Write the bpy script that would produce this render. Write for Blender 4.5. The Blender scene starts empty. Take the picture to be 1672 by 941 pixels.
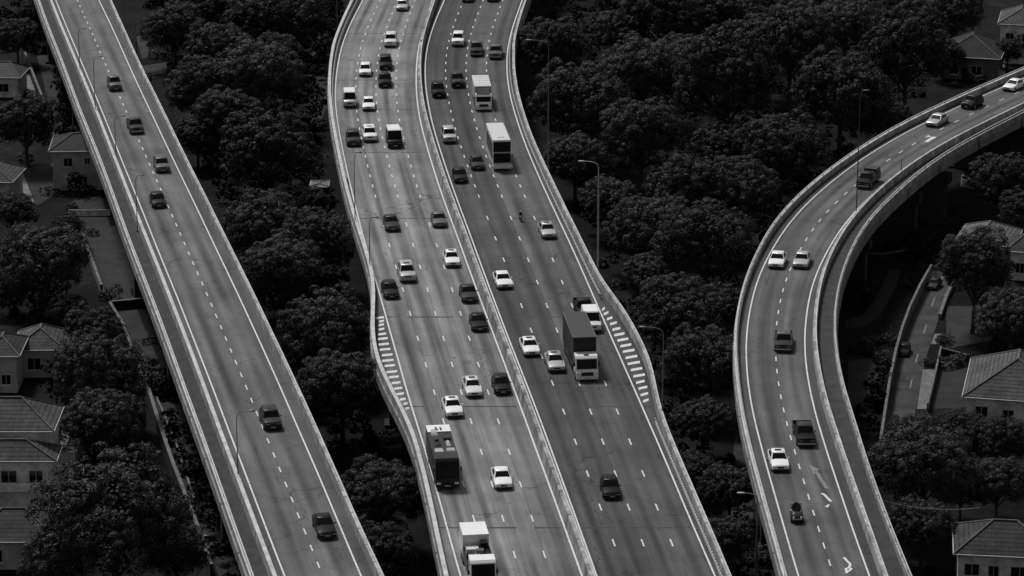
import bpy, bmesh, math, random
import numpy as np
from mathutils import Vector, Matrix

SC = bpy.context.scene
COL = SC.collection
R = math.radians
random.seed(11)
rng = np.random.default_rng(11)

# ------------------------------------------------------------------ camera, sky, sun, exposure
F = 5138.0                      # focal length in photo pixels (photo 1672 x 941)
TP = 1620.0 / F
PITCH = math.atan(TP)
H = 112.0 * math.cos(PITCH)     # camera height over the road decks (z = 0)
GZ = -9.0                       # ground level under the viaducts
cam_d = bpy.data.cameras.new('camera'); cam = bpy.data.objects.new('camera', cam_d); COL.objects.link(cam)
cam_d.sensor_width = 36.0; cam_d.lens = F / 1672.0 * 36.0
cam_d.clip_start = 5.0; cam_d.clip_end = 6000.0
cam.location = (0, 0, H); cam.rotation_euler = (math.pi / 2 - PITCH, 0, 0)
SC.camera = cam

SUN_EL, SUN_AZ = 56.0, -32.0   # high soft sun behind thin cloud, beyond the scene on the left
W = bpy.data.worlds.new('World'); SC.world = W; W.use_nodes = True
wn, wl = W.node_tree.nodes, W.node_tree.links
wn.clear()
wo = wn.new('ShaderNodeOutputWorld'); wb = wn.new('ShaderNodeBackground')
sky = wn.new('ShaderNodeTexSky'); sky.sky_type = 'NISHITA'; sky.sun_disc = False
sky.sun_elevation = R(SUN_EL); sky.sun_rotation = R(SUN_AZ); sky.dust_density = 4.0; sky.air_density = 1.2
bw = wn.new('ShaderNodeRGBToBW')          # black-and-white photograph
wl.new(sky.outputs[0], bw.inputs[0]); wl.new(bw.outputs[0], wb.inputs[0]); wl.new(wb.outputs[0], wo.inputs[0])
wb.inputs[1].default_value = 0.036
sd = bpy.data.lights.new('sun', 'SUN'); sd.energy = 1.5; sd.angle = R(11); sd.color = (1, 1, 1)
sun = bpy.data.objects.new('sun', sd); COL.objects.link(sun)
sdir = Vector((math.sin(R(SUN_AZ)) * math.cos(R(SUN_EL)), math.cos(R(SUN_AZ)) * math.cos(R(SUN_EL)), math.sin(R(SUN_EL))))
sun.rotation_euler = sdir.to_track_quat('Z', 'Y').to_euler(); sun.location = (0, 350, 150)
vs = SC.view_settings
vs.view_transform = 'Standard'; vs.look = 'None'; vs.gamma = 1.0; vs.use_curve_mapping = False
vs.exposure = 0.86
SC.cycles.max_bounces = 6; SC.cycles.diffuse_bounces = 2; SC.cycles.glossy_bounces = 3

def P(px, py, z=0.0):
    """photo pixel -> point on the horizontal plane at height z"""
    xc, yc = px - 836.0, py - 470.5
    cp, sp = math.cos(PITCH), math.sin(PITCH)
    d = Vector((xc / F, cp - yc / F * sp, -sp - yc / F * cp))
    t = (z - H) / d.z
    return Vector((d.x * t, d.y * t, z))
def S(py, z=0.0):
    """photo pixels per metre at that row on plane z"""
    cp, sp = math.cos(PITCH), math.sin(PITCH)
    return F * (sp + (py - 470.5) / F * cp) / (H - z)

# ------------------------------------------------------------------ materials (all neutral grey)
MATS = {}
class NT:
    def __init__(s, name):
        s.m = bpy.data.materials.new(name); s.m.use_nodes = True
        s.t = s.m.node_tree; s.n = s.t.nodes; s.l = s.t.links
        s.b = s.n['Principled BSDF']
    def new(s, kind, **kw):
        x = s.n.new(kind)
        for k, v in kw.items(): setattr(x, k, v)
        return x
    def link(s, a, b): s.l.new(a, b)
    def math(s, op, a, b=None, c=None, clamp=False):
        x = s.n.new('ShaderNodeMath'); x.operation = op; x.use_clamp = clamp
        for i, v in enumerate((a, b, c)):
            if v is None: continue
            if isinstance(v, (int, float)): x.inputs[i].default_value = v
            else: s.l.new(v, x.inputs[i])
        return x.outputs[0]
    def ramp(s, v, lo, hi, olo, ohi, smooth=True):
        x = s.n.new('ShaderNodeMapRange'); x.interpolation_type = 'SMOOTHSTEP' if smooth else 'LINEAR'
        s.l.new(v, x.inputs['Value'])
        for k, q in (('From Min', lo), ('From Max', hi), ('To Min', olo), ('To Max', ohi)): x.inputs[k].default_value = q
        return x.outputs[0]
    def noise(s, vec, scale, detail=3.0, rough=.55):
        x = s.n.new('ShaderNodeTexNoise'); x.inputs['Scale'].default_value = scale
        x.inputs['Detail'].default_value = detail; x.inputs['Roughness'].default_value = rough
        if vec is not None: s.l.new(vec, x.inputs['Vector'])
        return x.outputs['Fac']
    def vec(s, x, y, z=0.0):
        c = s.n.new('ShaderNodeCombineXYZ')
        for i, v in enumerate((x, y, z)):
            if isinstance(v, (int, float)): c.inputs[i].default_value = v
            else: s.l.new(v, c.inputs[i])
        return c.outputs[0]
    def coord(s, which='Object'):
        c = s.n.new('ShaderNodeTexCoord'); return c.outputs[which]
    def world(s):
        return s.n.new('ShaderNodeNewGeometry').outputs['Position']
    def grey(s, v):
        s.l.new(v, s.b.inputs['Base Color'])
    def bump(s, h, strength=.4, dist=.05):
        b = s.n.new('ShaderNodeBump'); b.inputs['Strength'].default_value = strength; b.inputs['Distance'].default_value = dist
        s.l.new(h, b.inputs['Height']); s.l.new(b.outputs[0], s.b.inputs['Normal'])

def mat(name, g, rough=.7, var=.25, scale=2.0, metal=0.0, spec=.5, bump=0.0, coat=0.0):
    if name in MATS: return MATS[name]
    k = NT(name); b = k.b
    b.inputs['Roughness'].default_value = rough; b.inputs['Metallic'].default_value = metal
    b.inputs['Specular IOR Level'].default_value = spec
    b.inputs['Coat Weight'].default_value = coat; b.inputs['Coat Roughness'].default_value = .08
    n = k.noise(k.world(), scale, 4.0)
    k.grey(k.ramp(n, .25, .75, g * (1 - var), g * (1 + var), False))
    if bump: k.bump(n, bump, .05)
    MATS[name] = k.m
    return k.m

def asphalt(name, base, streak=.3, tint=.22, seed=0.0, lanes=4):
    """UV: u counts lanes across (whole numbers on the lane lines), v metres along"""
    k = NT(name)
    uv = k.new('ShaderNodeUVMap'); sp = k.new('ShaderNodeSeparateXYZ'); k.link(uv.outputs[0], sp.inputs[0])
    u, v = sp.outputs[0], sp.outputs[1]
    st = k.noise(k.vec(k.math('MULTIPLY', u, 2.6), k.math('MULTIPLY', v, .014), seed), 1.0, 3.0)
    st = k.ramp(st, .3, .7, 1 - streak, 1 + streak, False)
    fr = k.math('ABSOLUTE', k.math('SUBTRACT', k.math('FRACT', u), .5))
    oilmask = k.noise(k.vec(k.math('FLOOR', u), k.math('MULTIPLY', v, .03), seed + 5), 1.0, 2.0)
    oil = k.math('MULTIPLY', k.ramp(fr, 0.0, .24, 1.0, 0.0), k.ramp(oilmask, .35, .65, .10, .6))
    wn_ = k.new('ShaderNodeTexWhiteNoise', noise_dimensions='3D')
    k.link(k.vec(k.math('FLOOR', u), 0.0, seed), wn_.inputs['Vector'])
    tn = k.ramp(wn_.outputs['Value'], 0, 1, 1 - tint, 1 + tint, False)
    pos = k.world()
    patch = k.ramp(k.noise(pos, .12, 4.0, .6), .3, .7, .74, 1.24, False)
    grain = k.ramp(k.noise(pos, 9.0, 4.0, .7), .25, .75, .84, 1.16, False)
    spot = k.ramp(k.noise(pos, 1.1, 3.0, .6), .62, .74, 1.0, .6)
    mott = k.ramp(k.noise(k.vec(k.math('MULTIPLY', u, 2.4), k.math('MULTIPLY', v, .16), seed + 9), 1.0, 4.0), .3, .7, .9, 1.1, False)
    # darker shoulders, a faint saw-cut along each lane line, tar-sealed cracks and drips
    edge = k.math('ABSOLUTE', k.math('SUBTRACT', u, lanes / 2.0))
    sh = k.ramp(edge, lanes / 2.0 - .28, lanes / 2.0 + .05, 1.0, .66)
    cut = k.ramp(fr, .482, .496, 1.0, .78)
    vo = k.new('ShaderNodeTexVoronoi', feature='DISTANCE_TO_EDGE'); vo.inputs['Scale'].default_value = .09
    wob = k.new('ShaderNodeVectorMath', operation='ADD'); nz = k.new('ShaderNodeTexNoise'); nz.inputs['Scale'].default_value = .35; k.link(pos, nz.inputs['Vector'])
    sc_ = k.new('ShaderNodeVectorMath', operation='SCALE'); sc_.inputs['Scale'].default_value = 5.0; k.link(nz.outputs['Color'], sc_.inputs[0])
    k.link(pos, wob.inputs[0]); k.link(sc_.outputs[0], wob.inputs[1]); k.link(wob.outputs[0], vo.inputs['Vector'])
    crk = k.math('MAXIMUM', k.ramp(vo.outputs['Distance'], .002, .012, .5, 1.0), k.ramp(k.noise(pos, .05, 2.0), .5, .58, 1.0, .0), clamp=True)
    drip = k.ramp(k.noise(k.vec(k.math('MULTIPLY', u, 6.0), k.math('MULTIPLY', v, .35), seed + 3), 1.0, 2.0), .62, .76, 1.0, .6)
    c = k.math('MULTIPLY', st, k.math('SUBTRACT', 1.0, oil))
    for x in (sh, cut, crk, drip): c = k.math('MULTIPLY', c, x)
    for x in (tn, patch, grain, spot, mott): c = k.math('MULTIPLY', c, x)
    k.grey(k.math('MULTIPLY', c, base))
    k.b.inputs['Roughness'].default_value = .85; k.b.inputs['Specular IOR Level'].default_value = .3
    return k.m

def concrete(name, g, stain=.5, panel=4.0):
    """UV: u metres along, v metres up; streaky run-off stains down the face"""
    k = NT(name)
    uv = k.new('ShaderNodeUVMap'); sp = k.new('ShaderNodeSeparateXYZ'); k.link(uv.outputs[0], sp.inputs[0])
    u, v = sp.outputs[0], sp.outputs[1]
    a = k.noise(k.vec(k.math('MULTIPLY', u, .55), k.math('MULTIPLY', v, .25)), 1.0, 5.0, .65)
    a = k.ramp(a, .32, .7, 1 - stain, 1.25, False)
    b = k.ramp(k.noise(k.world(), .25, 3.0), .3, .7, .8, 1.2, False)
    j = k.ramp(k.math('ABSOLUTE', k.math('SUBTRACT', k.math('FRACT', k.math('MULTIPLY', u, 1 / panel)), .5)), .47, .488, 1.0, .3)
    c = k.math('MULTIPLY', k.math('MULTIPLY', a, b), k.math('MULTIPLY', j, g))
    k.grey(c); k.b.inputs['Roughness'].default_value = .85; k.b.inputs['Specular IOR Level'].default_value = .25
    return k.m

def rooftile(name, g):
    k = NT(name)
    uv = k.new('ShaderNodeUVMap'); sp = k.new('ShaderNodeSeparateXYZ'); k.link(uv.outputs[0], sp.inputs[0])
    u, v = sp.outputs[0], sp.outputs[1]
    row = k.math('FRACT', k.math('MULTIPLY', v, 1.9))
    colm = k.math('ABSOLUTE', k.math('SUBTRACT', k.math('FRACT', k.math('MULTIPLY', u, 3.2)), .5))
    gap = k.ramp(row, 0.0, .4, .25, 1.1)
    gap2 = k.ramp(colm, .3, .5, 1.0, .72)
    wn_ = k.new('ShaderNodeTexWhiteNoise', noise_dimensions='2D')
    k.link(k.vec(k.math('FLOOR', k.math('MULTIPLY', u, 3.2)), k.math('FLOOR', k.math('MULTIPLY', v, 2.6))), wn_.inputs['Vector'])
    t = k.ramp(wn_.outputs['Value'], 0, 1, .78, 1.2, False)
    p = k.ramp(k.noise(k.world(), .5, 4.0), .3, .72, .62, 1.35, False)
    c = k.math('MULTIPLY', k.math('MULTIPLY', gap, gap2), k.math('MULTIPLY', t, p))
    k.grey(k.math('MULTIPLY', c, g)); k.bump(row, .5, .06)
    k.b.inputs['Roughness'].default_value = .8; k.b.inputs['Specular IOR Level'].default_value = .25
    return k.m

def leafmat(name, g):
    k = NT(name)
    oi = k.new('ShaderNodeObjectInfo')
    n = k.ramp(k.noise(k.world(), 1.4, 3.0), .3, .7, .6, 1.4, False)
    r = k.ramp(oi.outputs['Random'], 0, 1, .72, 1.3, False)
    wn_ = k.new('ShaderNodeTexWhiteNoise', noise_dimensions='3D')
    k.grey(k.math('MULTIPLY', k.math('MULTIPLY', n, r), g))
    k.b.inputs['Roughness'].default_value = .6; k.b.inputs['Specular IOR Level'].default_value = .22
    return k.m

M = dict(
    asphalt_left=asphalt('asphalt_left', .108, .38, .08, 1.0, 2),
    asphalt_west=asphalt('asphalt_west', .158, .5, .14, 2.0, 4),
    asphalt_east=asphalt('asphalt_east', .068, .42, .26, 3.3, 4),
    asphalt_right=asphalt('asphalt_right', .090, .45, .12, 4.0, 2),
    street=mat('street_asphalt', .022, .9, .4, .5, spec=.2),
    walkway=mat('walkway_concrete', .045, .9, .35, .7, spec=.2),
    para=concrete('parapet_concrete', .38, .6),
    median=concrete("median_concrete", .36, .8, 6.0),
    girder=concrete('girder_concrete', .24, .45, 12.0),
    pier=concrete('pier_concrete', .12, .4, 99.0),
    coping=mat('pale_coping', .46, .8, .3, .8, spec=.2), head=mat('lamp_housing', .35, .5, .1),
    metal=mat('galvanised_steel', .42, .45, .2, 4.0, metal=.3),
    darkmetal=mat('dark_steel', .10, .5, .2, 4.0, metal=.3),
    dimmetal=mat('weathered_steel', .2, .5, .2, 4.0, metal=.2), lane=mat('worn_street_asphalt', .045, .9, .45, .6, spec=.2),
    joint=mat('joint_rubber', .02, .8, .3),
    plaster=mat('plaster', .70, .9, .45, .9, spec=.2),
    plaster_dull=mat('dull_plaster', .44, .9, .35, .8, spec=.2),
    white_trim=mat('white_trim', .5, .7, .2),
    conc_pale=mat('pale_concrete', .13, .9, .4, .9, spec=.2),
    conc_dull=mat('dull_concrete', .028, .9, .4, .6, spec=.2),
    roof_dark=rooftile('roof_tile_dark', .040), roof_mid=rooftile('roof_tile_mid', .066), roof_pale=rooftile('roof_tile_pale', .11),
    roof_black=rooftile('roof_tile_black', .022),
    glass=mat('car_glass', .006, .12, .1, spec=.2),
    pane=mat('window_pane', .012, .15, .2, spec=.3),
    tyre=mat('tyre_rubber', .012, .9, .2), rim=mat('wheel_rim', .25, .4, .1, metal=.5),
    trim=mat('black_trim', .012, .6, .2), lamp=mat('headlamp_lens', .85, .3, .05, spec=.7),
    plate=mat('number_plate', .5, .5, .05), tail=mat('tail_lamp', .06, .2, .1),
    bark=mat('bark', .055, .95, .4, 3.0, spec=.1), bark_pale=mat('bark_pale', .12, .95, .35, 3.0, spec=.1),
    leaf=leafmat('leaves', .026), leaf_pale=leafmat('leaves_pale', .034),
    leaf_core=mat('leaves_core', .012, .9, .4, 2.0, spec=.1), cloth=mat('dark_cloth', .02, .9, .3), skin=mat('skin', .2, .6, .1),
)
def paintmark(name, g, cover):
    k = NT(name)
    n = k.noise(k.world(), 3.0, 5.0, .7)
    w = k.ramp(n, cover - .06, cover + .08, g, .12)
    k.grey(w); k.b.inputs['Roughness'].default_value = .7
    return k.m
M['line'] = paintmark('road_paint', .62, .60); M['faded'] = paintmark('faded_road_paint', .21, .46)
def ground_mat():
    k = NT('ground_soil_and_grass')
    pos = k.world()
    a = k.ramp(k.noise(pos, .09, 4.0, .6), .35, .65, .45, 1.5)
    b = k.ramp(k.noise(pos, .8, 5.0, .7), .3, .7, .5, 1.5, False)
    c = k.ramp(k.noise(pos, .22, 2.0), .6, .68, 1.0, 1.9)
    k.grey(k.math('MULTIPLY', k.math('MULTIPLY', a, b), k.math('MULTIPLY', c, .0065)))
    k.b.inputs['Roughness'].default_value = .95; k.b.inputs['Specular IOR Level'].default_value = .1
    k.bump(k.noise(pos, 2.5, 4.0), .6, .2)
    return k.m
M['ground'] = ground_mat()
PAINTS = {'white': .80, 'silver': .40, 'grey': .11, 'dark': .036, 'black': .009, 'pearl': .62}
def paint(c):
    return mat('car_paint_' + c, PAINTS[c], .32, .04, 1.0, metal=.25 if c in ('silver', 'grey') else 0.0, spec=.5 if c in ('white', 'pearl', 'silver') else .10, coat=.25 if c in ('white', 'pearl', 'silver') else .02)

# ------------------------------------------------------------------ object helpers
class MB:
    """collects polygons (optionally with uv) and links them as ONE mesh object"""
    def __init__(s): s.v = []; s.f = []; s.uv = []; s.has = False
    def poly(s, pts, uvs=None):
        i = len(s.v); s.v.extend(tuple(p) for p in pts); s.f.append(tuple(range(i, i + len(pts))))
        if uvs: s.has = True
        s.uv.append(uvs if uvs else [(0, 0)] * len(pts))
    def box(s, x0, x1, y0, y1, z0, z1, taper=None):
        a = [(x0, y0, z0), (x1, y0, z0), (x1, y1, z0), (x0, y1, z0)]
        b = [(x0, y0, z1), (x1, y0, z1), (x1, y1, z1), (x0, y1, z1)]
        if taper:
            tx, ty0, ty1 = taper
            b = [(x0 + tx, y0 + ty0, z1), (x1 - tx, y0 + ty0, z1), (x1 - tx, y1 - ty1, z1), (x0 + tx, y1 - ty1, z1)]
        s.hull8(a, b)
    def hull8(s, a, b):
        s.poly(a[::-1]); s.poly(b)
        for i in range(4):
            j = (i + 1) % 4; s.poly([a[i], a[j], b[j], b[i]])
    def tube(s, pts, rad, n=8, cap=True):
        pts = [Vector(p) for p in pts]
        rad = rad if isinstance(rad, (list, tuple)) else [rad] * len(pts)
        rings = []
        for i, p in enumerate(pts):
            t = (pts[min(i + 1, len(pts) - 1)] - pts[max(i - 1, 0)]).normalized()
            a = t.cross(Vector((0, 1, 0)) if abs(t.y) < .9 else Vector((1, 0, 0))).normalized(); b = t.cross(a)
            rings.append([p + (a * math.cos(2 * math.pi * q / n) + b * math.sin(2 * math.pi * q / n)) * rad[i] for q in range(n)])
        s.loft(rings, cap)
    def loft(s, rings, cap=True):
        base = len(s.v); n = len(rings[0])
        for r in rings: s.v.extend(tuple(p) for p in r)
        for i in range(len(rings) - 1):
            for q in range(n):
                w = (q + 1) % n
                s.f.append((base + i * n + q, base + i * n + w, base + (i + 1) * n + w, base + (i + 1) * n + q)); s.uv.append([(0, 0)] * 4)
        if cap:
            s.f.append(tuple(base + q for q in range(n))[::-1]); s.uv.append([(0, 0)] * n)
            s.f.append(tuple(base + (len(rings) - 1) * n + q for q in range(n))); s.uv.append([(0, 0)] * n)
    def cyl(s, c, axis, r, h, n=14):
        c = Vector(c); a = Vector(axis).normalized() * (h / 2)
        s.tube([c - a, c + a], r, n)
    def build(s, name, m, parent=None, smooth=0, offset=None, label=None):
        me = bpy.data.meshes.new(name)
        v = s.v
        if offset is not None: v = [(p[0] - offset[0], p[1] - offset[1], p[2] - offset[2]) for p in v]
        me.from_pydata(v, [], s.f)
        if s.has:
            ul = me.uv_layers.new(name='UVMap'); flat = [c for f in s.uv for p in f for c in p]
            ul.data.foreach_set('uv', flat)
        b = bmesh.new(); b.from_mesh(me)
        if not s.has: bmesh.ops.remove_doubles(b, verts=b.verts, dist=1e-5)
        bmesh.ops.recalc_face_normals(b, faces=b.faces) if not s.has else None
        b.to_mesh(me); b.free()
        me.materials.append(m)
        if smooth:
            me.polygons.foreach_set('use_smooth', [True] * len(me.polygons)); me.set_sharp_from_angle(angle=R(smooth))
        o = bpy.data.objects.new(name, me); COL.objects.link(o)
        if parent is not None: o.parent = parent
        if label: o['label'] = label
        return o
def tag(o, label=None, cat=None, group=None, kind=None):
    if label: o['label'] = label
    if cat: o['category'] = cat
    if group: o['group'] = group
    if kind: o['kind'] = kind
    return o
def thing(name, label, cat, loc=(0, 0, 0), rz=0.0, group=None):
    o = bpy.data.objects.new(name, None); o.empty_display_size = .5; COL.objects.link(o)
    o.location = loc; o.rotation_euler = (0, 0, rz)
    return tag(o, label, cat, group)
def copy_tree(o, parent=None):
    c = o.copy(); COL.objects.link(c); c.parent = parent
    for ch in list(o.children): copy_tree(ch, c)
    return c

# ------------------------------------------------------------------ ground sheet to the horizon
g = MB(); g.poly([(-3000, -600, GZ), (3000, -600, GZ), (3000, 5000, GZ), (-3000, 5000, GZ)])
tag(g.build('ground', M['ground']), kind='structure')

# ------------------------------------------------------------------ road alignments, traced on the deck plane
YN, YF = P(836, 1010).y, P(836, -60).y
YG = np.arange(YN - 45.0, YF + 90.0, 1.0)
def smooth(a, sig):
    k = np.arange(-int(3 * sig), int(3 * sig) + 1); w = np.exp(-.5 * (k / sig) ** 2); w /= w.sum()
    n = len(k) // 2
    s0 = a[1] - a[0]; s1 = a[-1] - a[-2]
    p = np.concatenate([a[0] - s0 * np.arange(n, 0, -1), a, a[-1] + s1 * np.arange(1, n + 1)])
    return np.convolve(p, w, 'valid')
def curve(pts, sig=6.0):
    w = sorted([(P(x, y).y, P(x, y).x) for x, y in pts])
    ys = np.array([q[0] for q in w]); xs = np.array([q[1] for q in w])
    g = np.interp(YG, ys, xs)
    def slope(a, b): return (xs[b] - xs[a]) / (ys[b] - ys[a])
    lo = YG < ys[0]; hi = YG > ys[-1]
    g[lo] = xs[0] + (YG[lo] - ys[0]) * slope(0, 2); g[hi] = xs[-1] + (YG[hi] - ys[-1]) * slope(-3, -1)
    return smooth(g, sig)
def at(c, y): return float(np.interp(y, YG, c))
def slope_at(c, y): return (at(c, y + 3) - at(c, y - 3)) / 6.0

CV = {}
CV['l_out'] = curve([(61,0),(74,40),(110,130),(123,170),(168,280),(182,320),(221,430),(238,470),(279,580),(292,620),(333,730),(347,770),(392,900),(407,940)], 9)
CV['l_bar'] = curve([(80,0),(95,40),(133,130),(149,170),(192,280),(207,320),(251,430),(267,470),(309,580),(325,620),(363,730),(380,770),(427,900),(443,940)], 9)
CV['l_L'] = curve([(91,0),(107,40),(145,130),(162,170),(206,280),(223,320),(266,430),(284,470),(326,580),(343,620),(383,730),(400,770),(448,900),(465,940)], 9)
CV['l_R'] = curve([(161,0),(181,40),(221,130),(240,170),(292,280),(312,320),(364,430),(384,470),(434,580),(453,620),(499,730),(519,770),(571,900),(590,940)], 9)
CV['l_rp'] = curve([(175,0),(193,40),(233,130),(254,170),(306,280),(327,320),(380,430),(401,470),(452,580),(472,620),(521,730),(539,770),(594,900),(615,940)], 9)
CV['c_out'] = curve([(580,0),(561,40),(545,80),(539,120),(538,160),(542,200),(549,240),(557,280),(566,320),(577,360),(590,400),(603,440),(611,480),(609,520),(608,560),(615,600),(633,640),(655,680),(674,720),(685,760),(695,800),(704,840),(716,900),(725,940)], 4)
CV['c_L'] = curve([(593,0),(571,40),(556,80),(549,120),(546,160),(551,200),(558,240),(567,280),(576,320),(586,360),(597,400),(608,440),(620,480),(631,520),(642,560),(654,600),(664,640),(677,680),(690,720),(702,760),(713,800),(724,840),(740,900),(752,940)])
CV['c_R'] = curve([(706,0),(694,40),(682,80),(679,120),(680,160),(686,200),(697,240),(709,280),(722,320),(737,360),(752,400),(766,440),(781,480),(796,520),(811,560),(826,600),(841,640),(856,680),(870,720),(885,760),(900,800),(914,840),(936,900),(950,940)])
CV['e_L'] = curve([(726,0),(708,40),(696,80),(693,120),(697,160),(705,200),(717,240),(730,280),(744,320),(759,360),(774,400),(788,440),(803,480),(818,520),(833,560),(849,600),(865,640),(880,680),(895,720),(909,760),(924,800),(938,840),(960,900),(974,940)])
CV['e_R'] = curve([(853,0),(838,40),(828,80),(827,120),(833,160),(845,200),(859,240),(876,280),(894,320),(913,360),(932,400),(950,440),(967,480),(985,520),(1002,560),(1020,600),(1038,640),(1055,680),(1073,720),(1090,760),(1107,800),(1123,840),(1150,900),(1167,940)])
CV['e_out'] = curve([(862,0),(848,40),(838,80),(838,120),(843,160),(854,200),(868,240),(886,280),(905,320),(924,360),(944,400),(963,440),(984,480),(1000,500),(1016,520),(1038,560),(1058,600),(1067,640),(1070,660),(1074,680),(1088,720),(1105,760),(1122,800),(1139,840),(1165,900),(1181,940)], 4)
CV['c_med'] = CV['c_R'] + .36 * (CV['e_L'] - CV['c_R'])
CV['r_out'] = curve([(1672,121),(1572,164),(1472,211),(1397,256),(1345,294),(1300,332),(1291,342),(1258,380),(1227,440),(1213,480),(1201,540),(1200,580),(1205,640),(1210,680),(1228,760),(1240,800),(1267,900),(1278,940)])
CV['r_L'] = curve([(1672,128),(1635,143),(1595,160),(1511,200),(1472,219),(1396,266),(1340,311),(1306,342),(1276,380),(1242,440),(1229,480),(1218,540),(1217,580),(1222,640),(1230,680),(1251,760),(1263,800),(1291,900),(1304,940)])
CV['r_R'] = curve([(1672,168),(1621,191),(1561,222),(1512,249),(1470,278),(1430,311),(1393,347),(1367,380),(1334,440),(1321,480),(1313,540),(1313,580),(1322,640),(1332,680),(1357,760),(1371,800),(1404,900),(1420,940)])
CV['r_bar'] = curve([(1672,178),(1561,232),(1512,260),(1475,286),(1435,318),(1400,354),(1376,385),(1347,440),(1336,480),(1328,540),(1330,580),(1340,640),(1351,680),(1378,760),(1391,800),(1427,900),(1440,940)])
CV['r_rp'] = curve([(1672,191),(1606,224),(1540,261),(1500,290),(1424,360),(1404,388),(1379,440),(1367,480),(1361,540),(1364,580),(1374,640),(1389,680),(1412,760),(1426,800),(1463,900),(1481,940)])

def lerp(a, b, t): return CV[a] + t * (CV[b] - CV[a])
ARC = np.concatenate([[0], np.cumsum(np.hypot(np.diff(YG), np.diff(CV['c_R'])))])

def strip_mesh(cols, us, z, step=2):
    """ruled sheet through several alignments; us = lane coordinate of each column"""
    m = MB(); idx = list(range(0, len(YG), step))
    for a in range(len(cols) - 1):
        for i, j in zip(idx[:-1], idx[1:]):
            p = [(cols[a][i], YG[i], z), (cols[a + 1][i], YG[i], z), (cols[a + 1][j], YG[j], z), (cols[a][j], YG[j], z)]
            m.poly(p, [(us[a], ARC[i]), (us[a + 1], ARC[i]), (us[a + 1], ARC[j]), (us[a], ARC[j])])
    return m
def offset(c, d):
    """parallel alignment d metres to the right"""
    s = np.gradient(c, YG); return c + d * np.sqrt(1 + s * s)
def sweep(c, prof, step=2, y0=None, y1=None):
    """closed profile [(n, z)] swept along alignment c; u metres along, v metres up"""
    m = MB(); s = np.gradient(c, YG); k = np.sqrt(1 + s * s)
    arc = np.concatenate([[0], np.cumsum(np.hypot(np.diff(YG), np.diff(c)))])
    ii = [i for i in range(0, len(YG), step) if (y0 is None or YG[i] >= y0) and (y1 is None or YG[i] <= y1)]
    def pt(i, n, z): return (c[i] + n / k[i], YG[i] - n * s[i] / k[i], z)
    q = len(prof)
    for i, j in zip(ii[:-1], ii[1:]):
        for a in range(q):
            b = (a + 1) % q
            m.poly([pt(i, *prof[a]), pt(i, *prof[b]), pt(j, *prof[b]), pt(j, *prof[a])],
                   [(arc[i], prof[a][1]), (arc[i], prof[b][1] + .01 * b), (arc[j], prof[b][1] + .01 * b), (arc[j], prof[a][1])])
    for i, rev in ((ii[0], False), (ii[-1], True)):
        pts = [pt(i, *p) for p in prof]; m.poly(pts if rev else pts[::-1], [(0, 0)] * q)
    return m

def line_mesh(c, w=.15, z=.004, y0=None, y1=None):
    m = MB(); a, b = offset(c, -w / 2), offset(c, w / 2)
    ii = [i for i in range(0, len(YG), 2) if (y0 is None or YG[i] >= y0) and (y1 is None or YG[i] <= y1)]
    for i, j in zip(ii[:-1], ii[1:]):
        m.poly([(a[i], YG[i], z), (b[i], YG[i], z), (b[j], YG[j], z), (a[j], YG[j], z)])
    return m
def dashes(m, c, rows, length, w=.15, z=.004):
    for y in rows:
        s = slope_at(c, y); n = math.hypot(1, s); x = at(c, y)
        dx, dy = s / n * length / 2, 1 / n * length / 2; ox, oy = w / 2 / n, -s / n * w / 2
        m.poly([(x - dx - ox, y - dy - oy, z), (x - dx + ox, y - dy + oy, z), (x + dx + ox, y + dy + oy, z), (x + dx - ox, y + dy - oy, z)])
def quad_px(m, pts, z=.004):
    m.poly([P(x, y, z) for x, y in pts])
def ribbon_px(m, pts, w, z=.006):
    q = [P(x, y, z) for x, y in pts]; a, b = [], []
    if len(q) > 3:
        e = [q[0] * 2 - q[1]] + q + [q[-1] * 2 - q[-2]]; s_ = []
        for i in range(1, len(e) - 2):
            for k in range(6):
                u = k / 6; p0, p1, p2, p3 = e[i-1:i+3]
                s_.append(.5 * (2 * p1 + (p2 - p0) * u + (2 * p0 - 5 * p1 + 4 * p2 - p3) * u * u + (3 * p1 - p0 - 3 * p2 + p3) * u ** 3))
        q = s_ + [q[-1]]
    for i in range(len(q)):
        t = (q[min(i + 1, len(q) - 1)] - q[max(i - 1, 0)]).normalized(); n = Vector((-t.y, t.x, 0)) * (w / 2)
        a.append(q[i] + n); b.append(q[i] - n)
    for i in range(len(q) - 1): m.poly([a[i], b[i], b[i + 1], a[i + 1]])

def deck(lo, ro, depth=1.1):
    """slab with edge beams and a narrower box girder under it"""
    m = MB(); a, b = offset(CV[lo], -.32), offset(CV[ro], .32)
    a2, b2 = offset(CV[lo], 1.6), offset(CV[ro], -1.6)
    idx = list(range(0, len(YG), 3))
    prof = [(a, -.012), (a, -depth), (a2, -depth - .35), (a2, -2.3), (b2, -2.3), (b2, -depth - .35), (b, -depth), (b, -.012)]
    for i, j in zip(idx[:-1], idx[1:]):
        for q in range(8):
            (c, z), (d, w) = prof[q], prof[(q + 1) % 8]
            m.poly([(c[i], YG[i], z), (d[i], YG[i], w), (d[j], YG[j], w), (c[j], YG[j], z)], [(ARC[i], z), (ARC[i], w), (ARC[j], w), (ARC[j], z)])
    return m

yn, yf = P(836, 985).y, P(836, -50).y      # extent of small markings
def rows(step, phase, y0=yn, y1=yf):
    return [y0 + phase + i * step for i in range(int((y1 - y0 - phase) / step) + 1)]

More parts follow.
